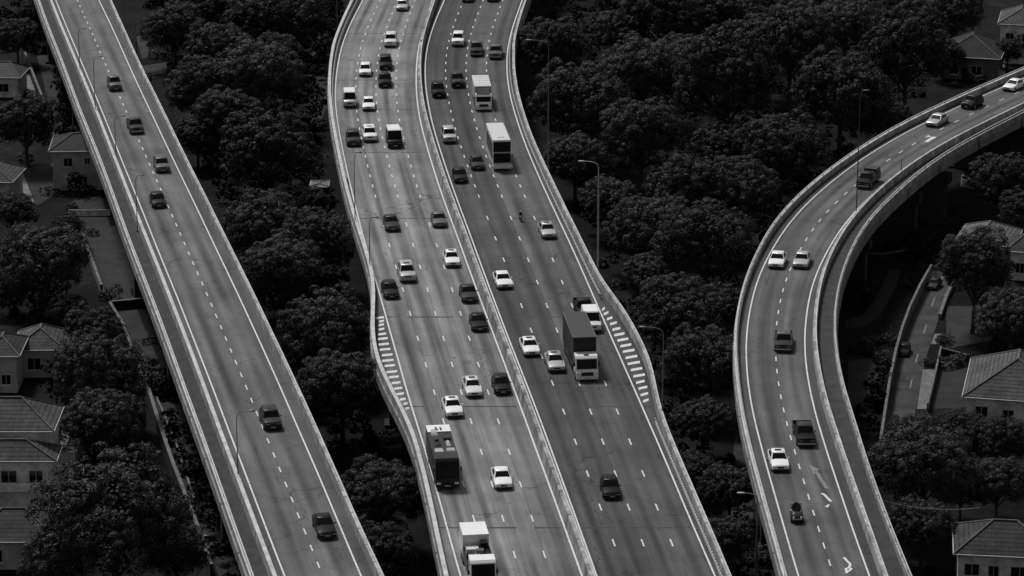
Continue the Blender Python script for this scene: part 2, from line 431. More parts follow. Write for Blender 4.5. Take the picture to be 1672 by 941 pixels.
# left viaduct
lw = [CV['l_L'], lerp('l_L', 'l_R', .5), CV['l_R']]
road_l = strip_mesh([offset(CV['l_bar'], -.1)] + lw + [offset(CV['l_rp'], .1)], [-.35, 0, 1, 2, 2.3], 0.0).build('road', M['asphalt_left'])
tag(road_l, kind='structure')
tag(strip_mesh([offset(CV['l_out'], -.1), offset(CV['l_bar'], -.1)], [0, 1], 0.0).build('walkway', M['walkway']), kind='structure')
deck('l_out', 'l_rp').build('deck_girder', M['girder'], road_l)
line_mesh(CV['l_L']).build('edge_line', M['line'], road_l); line_mesh(CV['l_R']).build('edge_line', M['line'], road_l)
m = MB(); dashes(m, lw[1], rows(3.95, .6), 1.45, .125); m.build('lane_dashes', M['line'], road_l)
# centre viaduct, two carriageways
cw = [lerp('c_L', 'c_R', t / 4) for t in range(5)]; ew = [lerp('e_L', 'e_R', t / 4) for t in range(5)]
road_w = strip_mesh([offset(CV['c_out'], -.1)] + cw + [CV['c_med']], [-.6, 0, 1, 2, 3, 4, 4.2], 0.0).build('road', M['asphalt_west'])
road_e = strip_mesh([CV['c_med']] + ew + [offset(CV['e_out'], .1)], [-.2, 0, 1, 2, 3, 4, 4.5], 0.0).build('road', M['asphalt_east'])
for o in (road_w, road_e): tag(o, kind='structure')
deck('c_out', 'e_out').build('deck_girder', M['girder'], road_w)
for k, o in (('c_L', road_w), ('c_R', road_w), ('e_L', road_e), ('e_R', road_e)):
    line_mesh(CV[k], .16).build('edge_line', M['line'], o)
ysw = P(836, 335).y
for cs, o, ph in ((cw, road_w, 2.2), (ew, road_e, 5.0)):
    m = MB()
    for c in cs[1:4]:
        dashes(m, c, rows(8.7, ph, yn, ysw), 1.7, .135); dashes(m, c, rows(4.75, 4.0, ysw, yf), 1.4, .135)
    m.build('lane_dashes', M['line'], o)
HL = [(613,627,518.4),(619,627,524),(618.5,627,530),(618.5,627.5,537),(617.5,630.6,545),(617,633,552.5),(618,635,561.5),(620,637.5,570),(623.5,641,579),(624,642.5,588),(628,645,596.5),(631,648.5,606.5),(635,651,615),(639.5,654,624.6),(643.6,657,633.6),(647.6,659.6,642.5),(653,662.5,651.4),(659,665.4,658.6),(662,668,666.4)]
HR = [(983,987.5,504.5),(985.7,993.4,511.5),(991,1000,519.7),(996,1007,527.9),(1000,1013,537),(1003,1019.6,545.9),(1008,1025.7,554.5),(1012.8,1030.8,563.9),(1016.8,1036,572.8),(1021.5,1040.6,582.8),(1025,1044.8,592.6),(1030,1048.8,602.7),(1034,1053,613),(1038.5,1052.5,623.5),(1042.5,1057,633),(1046,1058,643.6),(1050,1058.9,653.9)]
m = MB()
for a, b, y in HL: quad_px(m, [(a, y + 3.2), (b, y + 1.4), (b, y - 2.0), (a, y - .4)])
m.build('hatched_marking', M['line'], road_w)
m = MB()
for a, b, y in HR: quad_px(m, [(a, y + 3.8), (b, y + .6), (b, y - 3.4), (a, y - .2)])
m.build('hatched_marking', M['line'], road_e)
for py in (55, 131, 179, 249, 357, 518, 664, 862):
    for lo, ro, o in (('c_out', 'c_R', road_w), ('e_L', 'e_out', road_e)):
        y = P(836, py).y; m = MB(); x0, x1 = at(CV[lo], y) + .35, at(CV[ro], y) - .35
        n = 14
        for i in range(n):
            a, b = x0 + (x1 - x0) * i / n, x0 + (x1 - x0) * (i + 1) / n
            w = .10 + .08 * random.random()
            if random.random() < .85: m.poly([(a, y - w, .002), (b, y - w, .002), (b, y + w, .002), (a, y + w, .002)])
        m.build('expansion_joint', M['joint'], o)
# right viaduct
rw = [CV['r_L'], lerp('r_L', 'r_R', .5), CV['r_R']]
road_r = strip_mesh([offset(CV['r_out'], -.1)] + rw + [offset(CV['r_bar'], .1)], [-.35, 0, 1, 2, 2.3], 0.0).build('road', M['asphalt_right'])
tag(road_r, kind='structure')
tag(strip_mesh([offset(CV['r_bar'], .1), offset(CV['r_rp'], .1)], [0, 1], 0.0).build('walkway', M['walkway']), kind='structure')
deck('r_out', 'r_rp').build('deck_girder', M['girder'], road_r)
line_mesh(CV['r_L']).build('edge_line', M['line'], road_r); line_mesh(CV['r_R']).build('edge_line', M['line'], road_r)
m = MB(); dashes(m, rw[1], rows(4.0, 1.0), 1.45, .125); m.build('lane_dashes', M['line'], road_r)
m = MB(); quad_px(m, [(1321, 759), (1329, 776), (1334, 769), (1338, 766)], .005); quad_px(m, [(1331, 771), (1338, 781), (1341, 779), (1335, 769)], .005)
ribbon_px(m, [(1335, 773), (1341, 784), (1351, 798)], .38, .007); m.build('road_arrow', M['faded'], road_r)
m = MB(); ribbon_px(m, [(1341, 806), (1345, 807), (1351, 813), (1357, 819)], .26); m.build('painted_mark', M['line'], road_r)
m = MB(); ribbon_px(m, [(1347.5, 827), (1350, 828), (1353, 824)], .26); m.build('painted_mark', M['line'], road_r)
m = MB(); ribbon_px(m, [(1378, 910), (1383, 916), (1388, 921), (1386, 927), (1381, 929), (1384, 933), (1390, 929), (1386, 927)], .24); ribbon_px(m, [(1384, 931), (1382, 936)], .24, .008); m.build('painted_mark', M['line'], road_r)
m = MB(); ribbon_px(m, [(1513, 222), (1519, 224), (1528, 224)], .34); ribbon_px(m, [(1512, 232), (1519, 227.5), (1526, 224)], .5, .008); m.build('painted_mark', M['line'], road_r)
m = MB(); ribbon_px(m, [(199, 104), (207, 107)], .3); ribbon_px(m, [(236, 180), (243, 183)], .3); ribbon_px(m, [(259, 240), (269, 240)], .3); m.build('painted_mark', M['faded'], road_l)

# ------------------------------------------------------------------ parapets, barriers, rails
def wall_prof(w, h, foot=0.0): return [(-w / 2 - foot, 0.001), (-w / 2, h), (w / 2, h), (w / 2 + foot, 0.001)]
def barrier(name, key, label, cat, w, h, m, foot=0.0, rail=0.0, posts=0, yy=(None, None)):
    c = CV[key]; i0 = len(YG) // 2
    loc = Vector((c[i0], YG[i0], 0.0)); t = thing(name, label, cat, loc)
    sweep(c, wall_prof(w, h, foot), 2, *yy).build('wall', m, t, offset=loc)
    ca = w/2 - .1 if key in ('l_rp', 'e_out', 'c_med', 'r_bar', 'r_rp') else -w/2 - .03
    sweep(c, [(ca, h + .002), (ca, h + .07), (w/2 + .03, h + .07), (w/2 + .03, h + .002)], 2, *yy).build('coping', M['coping'], t, offset=loc)
    if rail:
        sweep(c, [(-.06, h + rail - .1), (-.06, h + rail), (.06, h + rail), (.06, h + rail - .1)], 2, *yy).build('top_rail', M['metal'], t, offset=loc)
        b = MB(); b.box(-.05, .05, -.06, .06, 0, rail - .1); p0 = None
        ys = np.linspace(yn - 5, yf + 5, posts)
        for y in ys:
            if p0 is None: p0 = b.build('rail_post', M['metal'], t); o = p0
            else: o = p0.copy(); COL.objects.link(o); o.parent = t
            o.location = Vector((at(c, y), y, h)) - loc
    return t
barrier('parapet', 'l_out', 'pale concrete parapet with rail along the walkway edge of the left viaduct', 'parapet', .3, .75, M['para'], 0, .45, 60)
barrier('crash_barrier', 'l_bar', 'stained concrete barrier dividing the narrow walkway from the left viaduct lanes', 'barrier', .32, .95, M['para'], .08)
barrier('parapet', 'l_rp', 'plain pale concrete parapet on the tree side of the left viaduct', 'parapet', .34, 1.15, M['para'])
barrier('parapet', 'c_out', 'curving concrete parapet along the left edge of the wide central viaduct', 'parapet', .34, 1.0, M['para'])
barrier('median_barrier', 'c_med', 'tall streaked concrete barrier between the two busy central carriageways', 'barrier', .42, 1.3, M['median'], .12)
barrier('parapet', 'e_out', 'pale concrete parapet bulging around the hatched bay right of the central viaduct', 'parapet', .34, 1.2, M['para'])
barrier('parapet', 'r_out', 'pale parapet with a railing on the outer left side of the curved right viaduct', 'parapet', .34, .7, M['para'], 0, .4, 90)
barrier('crash_barrier', 'r_bar', 'concrete barrier dividing the right viaduct lanes from its narrow dark walkway', 'barrier', .34, .9, M['para'], .08)
barrier('parapet', 'r_rp', 'concrete parapet with rail on the inside bend beside the houses', 'parapet', .3, .65, M['para'], 0, .4, 80)

def guardrail(label, c, y0, y1, n):
    i0 = int(np.argmin(abs(YG - (y0 + y1) / 2))); loc = Vector((c[i0], YG[i0], 0))
    t = thing('guardrail', label, 'guardrail', loc)
    sweep(c, [(-.05, .42), (-.09, .5), (-.05, .58), (-.09, .66), (-.05, .74), (.0, .74), (.0, .42)], 2, y0, y1).build('rail_beam', M['metal'], t, offset=loc)
    b = MB(); b.box(.001, .14, -.12, .12, 0, .62); p0 = None
    for y in np.linspace(y0 + .5, y1 - .5, n):
        if p0 is None: p0 = b.build('post', M['metal'], t); o = p0
        else: o = p0.copy(); COL.objects.link(o); o.parent = t
        s = slope_at(c, y); o.rotation_euler = (0, 0, -math.atan(s)); o.location = Vector((at(c, y), y, 0.0)) - loc
guardrail('steel guardrail with close posts beside the left parapet of the central viaduct bend', CV['c_out'] + .55 * (CV['c_L'] - CV['c_out']), P(836, 300).y, P(836, -10).y, 85)
guardrail('steel guardrail with close posts inside the right parapet, upper part of the central viaduct', CV['e_R'] + .42 * (CV['e_out'] - CV['e_R']), P(836, 490).y, P(836, 60).y, 95)
guardrail('steel guardrail with close posts inside the right parapet below the hatched bay', CV['e_R'] + .42 * (CV['e_out'] - CV['e_R']), P(836, 960).y, P(836, 690).y, 60)

# ------------------------------------------------------------------ piers
def pier(lo, ro, py, label, inset=1.1):
    y = P(836, py, GZ).y
    x0, x1 = at(CV[lo], y) + inset, at(CV[ro], y) - inset
    t = thing('bridge_pier', label, 'bridge pier', ((x0 + x1) / 2, y, GZ), -math.atan(slope_at(CV[lo], y)) * .9, 'concrete piers under the viaducts')
    w = (x1 - x0) / 2
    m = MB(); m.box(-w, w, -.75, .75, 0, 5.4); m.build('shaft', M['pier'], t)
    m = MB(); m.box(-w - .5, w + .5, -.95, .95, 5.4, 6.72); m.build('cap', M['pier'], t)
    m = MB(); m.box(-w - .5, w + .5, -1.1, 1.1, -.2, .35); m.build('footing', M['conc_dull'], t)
for py, lb in ((100, 'dark concrete pier under the left viaduct, farthest one showing, in the top left corner'), (160, 'broad shaded concrete pier under the left viaduct beyond the two-storey house'), (211, 'concrete pier under the left viaduct right behind the roof of the two-storey house'),
               (490, 'concrete pier under the left viaduct beside the walled yard halfway down'), (640, 'concrete pier under the left viaduct level with the clay-roofed bungalow'), (892, 'nearest concrete pier under the left viaduct at the bottom of the lane')):
    pier('l_out', 'l_rp', py, lb)
for py, lb in ((20, 'concrete pier under the far end of the central viaduct by the tall poles'), (300, 'wide concrete pier under the central viaduct at the sheds on its left'), (690, 'wide concrete pier under the central viaduct just below the left hatched bay'), (960, 'nearest wide concrete pier under the central viaduct')):
    pier('c_out', 'e_out', py, lb, 1.6)
for py, lb in ((280, 'farthest concrete pier under the bend of the right viaduct'), (357, 'thick concrete pier under the right viaduct facing the open lot'), (391, 'concrete pier under the right viaduct left of the thick pier'), (470, 'concrete pier under the right viaduct at the end of the footpath'), (650, 'concrete pier under the right viaduct beside the service road hedge'), (890, 'nearest concrete pier under the right viaduct beside the leaning lamp post')):
    pier('r_out', 'r_rp', py, lb)
# ------------------------------------------------------------------ vehicles (local: front faces -y, wheels on z = 0)
def ring(y, hw, zb, zt, crown=.03, tuck=.10):
    """cross-section of a car body, 12 points"""
    h = zt - zb
    half = [(hw * .90, zb), (hw * .985, zb + .10), (hw, zb + h * .45), (hw * .985, zt - .10), (hw * .93, zt - .02), (hw * .5, zt + crown)]
    r = [(x, y, z) for x, z in half]
    return r + [(-x, y, z) for x, z in half[::-1]]
def inset_quad(q, ins, out):
    """shrinks a quad (4 vectors) towards its centre and moves it out along its normal"""
    q = [Vector(p) for p in q]; c = sum(q, Vector()) / 4
    n = (q[1] - q[0]).cross(q[3] - q[0]).normalized()
    if n.dot(c - Vector((0, c.y * .5, .6))) < 0: n = -n
    r = []
    for i, p in enumerate(q):
        d1 = (q[(i + 1) % 4] - p).normalized(); d2 = (q[(i - 1) % 4] - p).normalized()
        r.append(p + (d1 + d2) * ins + n * out)
    return r, n
def panel(q, ins, out=.004, thick=.006):
    f, n = inset_quad(q, ins, out); b = [p - n * thick for p in f]
    m = MB(); m.hull8(b, f); return m
def wheels(t, xs, ys, r, w=.2):
    tb = MB(); tb.tube([(-w/2, 0, 0), (-w/2 + .03, 0, 0), (w/2 - .03, 0, 0), (w/2, 0, 0)], [r * .93, r, r, r * .93], 16)
    rb = MB(); rb.tube([(-w/2 - .012, 0, 0), (w/2 + .012, 0, 0)], r * .6, 12)
    w0 = None
    for y in ys:
        for s in (-1, 1):
            if w0 is None:
                w0 = tb.build('wheel', M['tyre'], t, 40); o = w0; rim0 = rb.build('rim', M['rim'], o, 40)
            else:
                o = w0.copy(); COL.objects.link(o); o.parent = t
                q = rim0.copy(); COL.objects.link(q); q.parent = o
            o.location = (s * xs, y, r)
def box_part(name, m, t, *a, **k):
    b = MB(); b.box(*a, **k); return b.build(name, m, t)

# style: L, W, belt, roof z, hood y (cowl), windscreen top y, roof rear y, rear glass bottom y, tail top z, hood front z, tumblehome
STY = {
    'sedan': dict(L=4.25, W=1.78, hood=.72, cowl=1.28, wt=1.95, rt=3.15, rb=3.72, belt=.92, roof=1.40, tail=.93, tum=.17),
    'hatch': dict(L=3.75, W=1.74, hood=.76, cowl=1.05, wt=1.72, rt=3.25, rb=3.62, belt=.95, roof=1.48, tail=.92, tum=.16),
    'suv':   dict(L=4.15, W=1.84, hood=.95, cowl=1.15, wt=1.75, rt=3.65, rb=4.0, belt=1.08, roof=1.68, tail=1.05, tum=.14),
}
def mirrors(t, hw, y, z, m):
    for s in (-1, 1):
        b = MB(); b.box(-.07, .07, -.05, .05, -.05, .07); o = b.build('wing_mirror', m, t); o.location = (s * (hw + .07), y, z)
def front_bits(t, fy, hw, hood, m_body, big=False):
    for s in (-1, 1):
        b = MB(); b.hull8([(-.21, -.03, -.07), (.21, -.03, -.07), (.19, .12, -.07), (-.19, .12, -.07)], [(-.19, .08, .075), (.19, .08, .075), (.17, .24, .1), (-.17, .24, .1)])
        o = b.build('headlight', M['lamp'], t); o.location = (s * hw * .70, fy + .02, hood - .13)
        if s < 0: o.scale = (1, 1, 1)
    box_part('grille', M['trim'], t, -hw * .42, hw * .42, fy - .012, fy + .06, hood - .26, hood - .10)
    box_part('intake_shade_band', M['trim'], t, -hw * 1.0, hw * 1.0, fy - .018, fy + .12, .15, .37)  # intake stretched full width, its black standing in for shade under the bumper
    box_part('number_plate', M['plate'], t, -.24, .24, fy - .035, fy - .018, .385, .475)
def make_car(style, col, sun_roof=False, rails=False):
    q = STY[style]; L, Wd = q['L'], q['W']; hw = Wd / 2; f = -L / 2; pm = paint(col)
    t = thing('car', '', 'car')
    hd, bl = q['hood'], q['belt']; tl = q['tail']
    rings = [ring(f, hw * .80, .24, hd - .14), ring(f + .05, hw * .90, .19, hd - .06), ring(f + .22, hw * .965, .17, hd + .0), ring(f + .6, hw, .17, hd + .06, .05),
             ring(f + q['cowl'], hw, .17, bl - .03, .04), ring(f + q['wt'], hw, .17, bl), ring(f + q['rt'], hw, .17, bl + .02), ring(f + q['rb'], hw * .99, .18, tl + .02)]
    if L - q['rb'] > .25: rings.append(ring(f + L - .18, hw * .96, .2, tl))
    rings += [ring(f + L - .05, hw * .91, .24, tl - .05), ring(f + L, hw * .84, .3, tl - .15)]
    b = MB(); b.loft(rings); body = b.build('body', pm, t, 42)
    # cabin
    hb, ht = hw * .95, hw - q['tum'] - .06
    y0, y1, y2, y3 = f + q['cowl'], f + q['wt'], f + q['rt'], f + q['rb']
    zb, zr = bl - .06, q['roof']
    A = [(-hb * .93, y0, zb), (hb * .93, y0, zb), (hb, y1, zb), (-hb, y1, zb)]
    c = MB()
    low = [(-hb * .93, y0), (-hb, y1), (-hb, y2), (-hb * .93, y3), (hb * .93, y3), (hb, y2), (hb, y1), (hb * .93, y0)]
    top = [(-ht * .94, y1), (-ht, y1 + .25), (-ht, y2 - .25), (-ht * .92, y2), (ht * .92, y2), (ht, y2 - .25), (ht, y1 + .25), (ht * .94, y1)]
    r0 = [(x, y, zb) for x, y in low]; r1 = [(x, y, zr - .05) for x, y in top]
    r2 = [(x * .93, y + (.07 if y < (y1 + y2) / 2 else -.07), zr) for x, y in top]
    r3 = [(x * .5, y + (.3 if y < (y1 + y2) / 2 else -.3), zr + .025) for x, y in top]
    c.loft([r0, r1, r2, r3]); c.build('cabin', pm, t, 42)
    V = lambda p: Vector(p)
    panel([r0[0], r0[7], r1[7], r1[0]], .055, .012).build('windscreen', M['glass'], t)
    panel([r0[3], r0[4], r1[4], r1[3]], .06, .012).build('rear_window', M['glass'], t)
    ym = (y1 + y2) / 2 + .05
    for s in (0, 1):
        def pr(lx, ly, z): return (lx if s else -lx, ly, z)
        fr = [pr(hb * .985, y0 + .45, zb + .08), pr(hb, ym - .04, zb + .08), pr(ht, ym - .04, zr - .07), pr(ht * .97, y1 + .16, zr - .07)]
        rr = [pr(hb, ym + .04, zb + .08), pr(hb * .97, y3 - .16, zb + .1), pr(ht * .96, y2 - .06, zr - .08), pr(ht, ym + .04, zr - .07)]
        for quad in (fr, rr):
            f4, n = inset_quad(quad, .03, .02); bb = [p - n * .03 for p in f4]; w = MB(); w.hull8(bb, f4); w.build('side_window', M['glass'], t)
    if sun_roof: box_part('sunroof', M['glass'], t, -ht * .5, ht * .5, y1 + .32, y1 + .82, zr + .005, zr + .034)
    if rails:
        for s in (-1, 1): box_part('roof_rail', M['metal'], t, s * ht * .86 - .025, s * ht * .86 + .025, y1 + .3, y2 - .2, zr + .0, zr + .06)
    front_bits(t, f - .005, hw * .86, hd, pm)
    for s in (-1, 1): box_part('tail_light', M['tail'], t, s * hw * .66 - .15, s * hw * .66 + .15, f + L - .05, f + L + .012, tl - .28, tl - .12)
    mirrors(t, hw * .98, y0 + .32, bl + .03, pm)
    wheels(t, hw - .085, (f + .78, f + L - .78), .32 if style != 'suv' else .36)
    return t
def make_pickup(col, canopy=False, roof=None):
    L, Wd, hw = 5.0, 1.86, .93; f = -L / 2; pm = paint(col); t = thing('pickup_truck', '', 'pickup truck')
    b = MB()
    b.loft([ring(f, hw * .84, .36, .84), ring(f + .06, hw * .93, .28, .95), ring(f + .25, hw * .98, .27, 1.0), ring(f + 1.25, hw, .27, 1.08, .05), ring(f + 3.15, hw, .27, 1.1), ring(f + 3.2, hw, .27, 1.1)])
    b.build('body', pm, t, 42)
    y0, y1, y2, y3 = f + 1.2, f + 1.8, f + 2.95, f + 3.2
    r0 = [(-.85, y0, 1.04), (-.88, y1, 1.04), (-.88, y3, 1.04), (.88, y3, 1.04), (.88, y1, 1.04), (.85, y0, 1.04)]
    r1 = [(-.68, y1, 1.68), (-.70, y1 + .2, 1.7), (-.70, y2 + .1, 1.7), (.70, y2 + .1, 1.7), (.70, y1 + .2, 1.7), (.68, y1, 1.68)]
    r2 = [(x * .9, y + (.08 if y < (y1 + y2) / 2 else -.08), 1.74) for x, y, z in r1]
    c = MB(); c.loft([r0, r1, r2]); c.build('cabin', paint(roof) if roof else pm, t, 42)
    panel([r0[0], r0[5], r1[5], r1[0]], .06, .012).build('windscreen', M['glass'], t)
    panel([r0[2], r0[3], r1[3], r1[2]], .1, .012).build('rear_window', M['glass'], t)
    for s in (-1, 1):
        for a, bb_ in ((y0 + .5, y0 + 1.15), (y0 + 1.22, y3 - .15)):
            q = [(s * .868, a, 1.14), (s * .868, bb_, 1.14), (s * .735, bb_, 1.6), (s * .735, a + .12, 1.6)]
            f4, n = inset_quad(q, .02, .02); w = MB(); w.hull8([p - n * .03 for p in f4], f4); w.build('side_window', M['glass'], t)
    bed = MB(); z0 = .34
    bed.box(-hw, hw, y3 + .01, f + L, z0, .62)
    for s in (-1, 1): bed.box(s * hw - (.07 if s > 0 else 0), s * hw + (.07 if s < 0 else 0), y3 + .01, f + L, .621, 1.1)
    bed.box(-hw + .071, hw - .071, f + L - .07, f + L, .621, 1.08); bed.box(-hw + .071, hw - .071, y3 + .01, y3 + .07, .621, 1.08)
    bed.build('cargo_bed', pm, t)
    box_part('bed_floor', M['trim'], t, -hw + .08, hw - .08, y3 + .08, f + L - .08, .621, .64)
    if canopy:
        k = MB(); k.box(-hw + .02, hw - .02, y3 + .1, f + L - .02, 1.101, 1.86, (.1, .06, .12)); k.build('canopy', M['trim'], t)
    front_bits(t, f - .005, hw * .88, .94, pm)
    box_part('bumper', M['metal'], t, -hw * .93, hw * .93, f - .09, f - .02, .40, .56)
    for s in (-1, 1): box_part('tail_light', M['tail'], t, s * hw * .9 - .08, s * hw * .9 + .08, f + L - .02, f + L + .012, .7, .98)
    mirrors(t, hw * .98, y0 + .35, 1.18, pm); wheels(t, hw - .1, (f + .85, f + L - 1.05), .37, .24)
    return t
def make_van(col_top, col_front, L=4.1, Wd=1.84, Ht=2.05, nose=.75):
    """small van: tall body with a pale roof, short bonnet, big windscreen"""
    hw = Wd / 2; f = -L / 2; t = thing('van', '', 'van'); pf, pt = paint(col_front), paint(col_top)
    b = MB(); b.loft([ring(f, hw * .86, .3, .84), ring(f + .06, hw * .94, .22, .92), ring(f + nose, hw, .2, 1.08, .04), ring(f + nose + .75, hw, .2, 1.14), ring(f + L - .05, hw, .2, 1.14), ring(f + L, hw * .96, .26, 1.1)])
    b.build('body', pf, t, 42)
    y0, y1, y3 = f + nose - .1, f + nose + .55, f + L - .04
    r0 = [(-hw * .94, y0, 1.04), (-hw * .97, y1, 1.08), (-hw * .97, y3, 1.08), (hw * .97, y3, 1.08), (hw * .97, y1, 1.08), (hw * .94, y0, 1.04)]
    z = Ht - .1
    r1 = [(-hw * .84, y1, z), (-hw * .87, y1 + .2, z), (-hw * .87, y3 - .08, z), (hw * .87, y3 - .08, z), (hw * .87, y1 + .2, z), (hw * .84, y1, z)]
    c = MB(); c.loft([r0, r1]); c.build('cabin', pf, t, 30)
    r2 = [(x * 1.02, y + (-.02 if y < 0 else .02), z + .002) for x, y, q in r1]
    r3 = [(x * .93, y + (.1 if y < 0 else -.06), Ht) for x, y, q in r1]
    c = MB(); c.loft([r2, r3]); c.build('roof', pt, t, 30)
    panel([r0[0], r0[5], r1[5], r1[0]], .06, .012).build('windscreen', M['glass'], t)
    panel([r0[2], r0[3], r1[3], r1[2]], .12, .012).build('rear_window', M['glass'], t)
    for s in (-1, 1):
        q = [(s * hw * .965, y0 + .5, 1.16), (s * hw * .965, y1 + .75, 1.16), (s * hw * .885, y1 + .75, z - .12), (s * hw * .885, y1 + .12, z - .12)]
        f4, n = inset_quad(q, .02, .02); w = MB(); w.hull8([p - n * .03 for p in f4], f4); w.build('side_window', M['glass'], t)
    front_bits(t, f - .005, hw * .9, .9, pf)
    for s in (-1, 1): box_part('tail_light', M['tail'], t, s * hw * .88 - .08, s * hw * .88 + .08, f + L - .03, f + L + .012, .7, 1.0)
    mirrors(t, hw * .98, y0 + .4, 1.2, M['trim']); wheels(t, hw - .09, (f + .75, f + L - .75), .32)
    return t
def cab(t, f, W_, zt, pm, depth=1.9, nose=.6, cut=False):
    """truck cab with a raked screen, front at y = f"""
    hw = W_ / 2
    pr = [(f, .45), (f - .0, .95), (f + nose * .4, 1.2), (f + nose, zt - .2), (f + nose + .22, zt), (f + depth, zt), (f + depth, .45)]
    b = MB(); b.loft([[(-hw, y, z) for y, z in pr], [(-hw, y, z) for y, z in pr], [(hw, y, z) for y, z in pr]])
    b.build('cab', pm, t, 25)
    a, c = pr[2], pr[3]
    panel([(-hw, a[0], a[1]), (hw, a[0], a[1]), (hw, c[0], c[1]), (-hw, c[0], c[1])], .1, .015).build('windscreen', M['glass'], t)
    for s in (-1, 1):
        box_part('side_window', M['glass'], t, s * hw - .01, s * hw + .01, f + nose + .35, f + depth - .35, 1.35, zt - .4)
        box_part('headlight', M['lamp'], t, s * hw * .74 - .2, s * hw * .74 + .2, f - .03, f + .05, .62, .84)
        b = MB(); b.box(-.08, .08, -.06, .06, -.2, .22); o = b.build('wing_mirror', M['trim'], t); o.location = (s * (hw + .14), f + nose + .1, 1.7)
    box_part('grille', M['trim'], t, -hw * .55, hw * .55, f - .02, f + .12, .64, 1.02)
    box_part('bumper', pm, t, -hw, hw, f - .1, f + .12, .3, .58)
    box_part('number_plate', M['plate'], t, -.26, .26, f - .125, f - .101, .38, .5)
def make_box_truck(W_, zt, boxL, cabz, capcol, boxm, topm, cabd=2.0, shield=False):
    L = boxL + cabd + .12; f = -L / 2; hw = W_ / 2
    t = thing('box_truck', '', 'truck')
    cab(t, f, W_ * .95, cabz, paint(capcol), cabd)
    y0 = f + cabd + .12
    b = MB(); b.box(-hw, hw, y0, f + L, .95, zt - .06); b.build('cargo_box', boxm, t)
    b = MB(); b.box(-hw - .02, hw + .02, y0 - .02, f + L + .02, zt - .058, zt, (.05, .05, .05)); b.build('box_roof', topm, t)
    b = MB(); b.box(-.45, .45, f + .6, f + L - .1, .55, .93); b.build('chassis', M['trim'], t)
    if shield:
        b = MB(); b.hull8([(-hw * .8, f + .75, cabz + .01), (hw * .8, f + .75, cabz + .01), (hw * .8, y0 - .1, cabz + .01), (-hw * .8, y0 - .1, cabz + .01)], [(-hw * .7, y0 - .35, zt - .3), (hw * .7, y0 - .35, zt - .35), (hw * .75, y0 - .1, zt - .3), (-hw * .75, y0 - .1, zt - .3)]); b.build('wind_deflector', paint('grey'), t)
    else:
        box_part('roof_vent', M['trim'], t, -.25, .25, f + .9, f + 1.15, cabz + .002, cabz + .1)
    if not shield:
        for x0, x1, yy0, yy1, z0, z1 in ((-hw - .03, -hw + .03, y0, f + L, zt - .1, zt + .02), (hw - .03, hw + .03, y0, f + L, zt - .1, zt + .02), (-hw, hw, y0 - .05, y0 - .022, zt - .1, zt + .01), (-hw - .02, -hw + .05, y0 - .04, y0 - .002, .95, zt - .1), (hw - .05, hw + .02, y0 - .04, y0 - .002, .95, zt - .1)):
            box_part('edge_trim', M['darkmetal'], t, x0, x1, yy0, yy1, z0, z1)
        mk = MB(); yc, zc_ = y0 + 4.0, 2.3
        for p, q in (((-.5, -.7), (0, .7)), ((.5, -.7), (0, .7)), ((-.28, -.15), (.28, -.15))):
            mk.hull8([(-hw - .012, yc + p[0] - .07, zc_ + p[1]), (-hw - .012, yc + p[0] + .07, zc_ + p[1]), (-hw - .004, yc + p[0] + .07, zc_ + p[1]), (-hw - .004, yc + p[0] - .07, zc_ + p[1])], [(-hw - .012, yc + q[0] - .07, zc_ + q[1] + .06), (-hw - .012, yc + q[0] + .07, zc_ + q[1] + .06), (-hw - .004, yc + q[0] + .07, zc_ + q[1] + .06), (-hw - .004, yc + q[0] - .07, zc_ + q[1] + .06)])
        mk.build('side_emblem', M['darkmetal'], t)
    else:
        for i in range(5):
            box_part('roof_rib', paint('silver'), t, -hw + .1, hw - .1, y0 + .6 + i * 1.2, y0 + .66 + i * 1.2, zt + .001, zt + .025)
    for s in (-1, 1):
        box_part('side_skirt', M['trim'], t, s * hw - .04, s * hw, y0 + .6, f + L - 2.2, .5, .94)
    wheels(t, hw - .16, (f + .95, f + L - 1.9, f + L - .85), .48, .28)
    return t
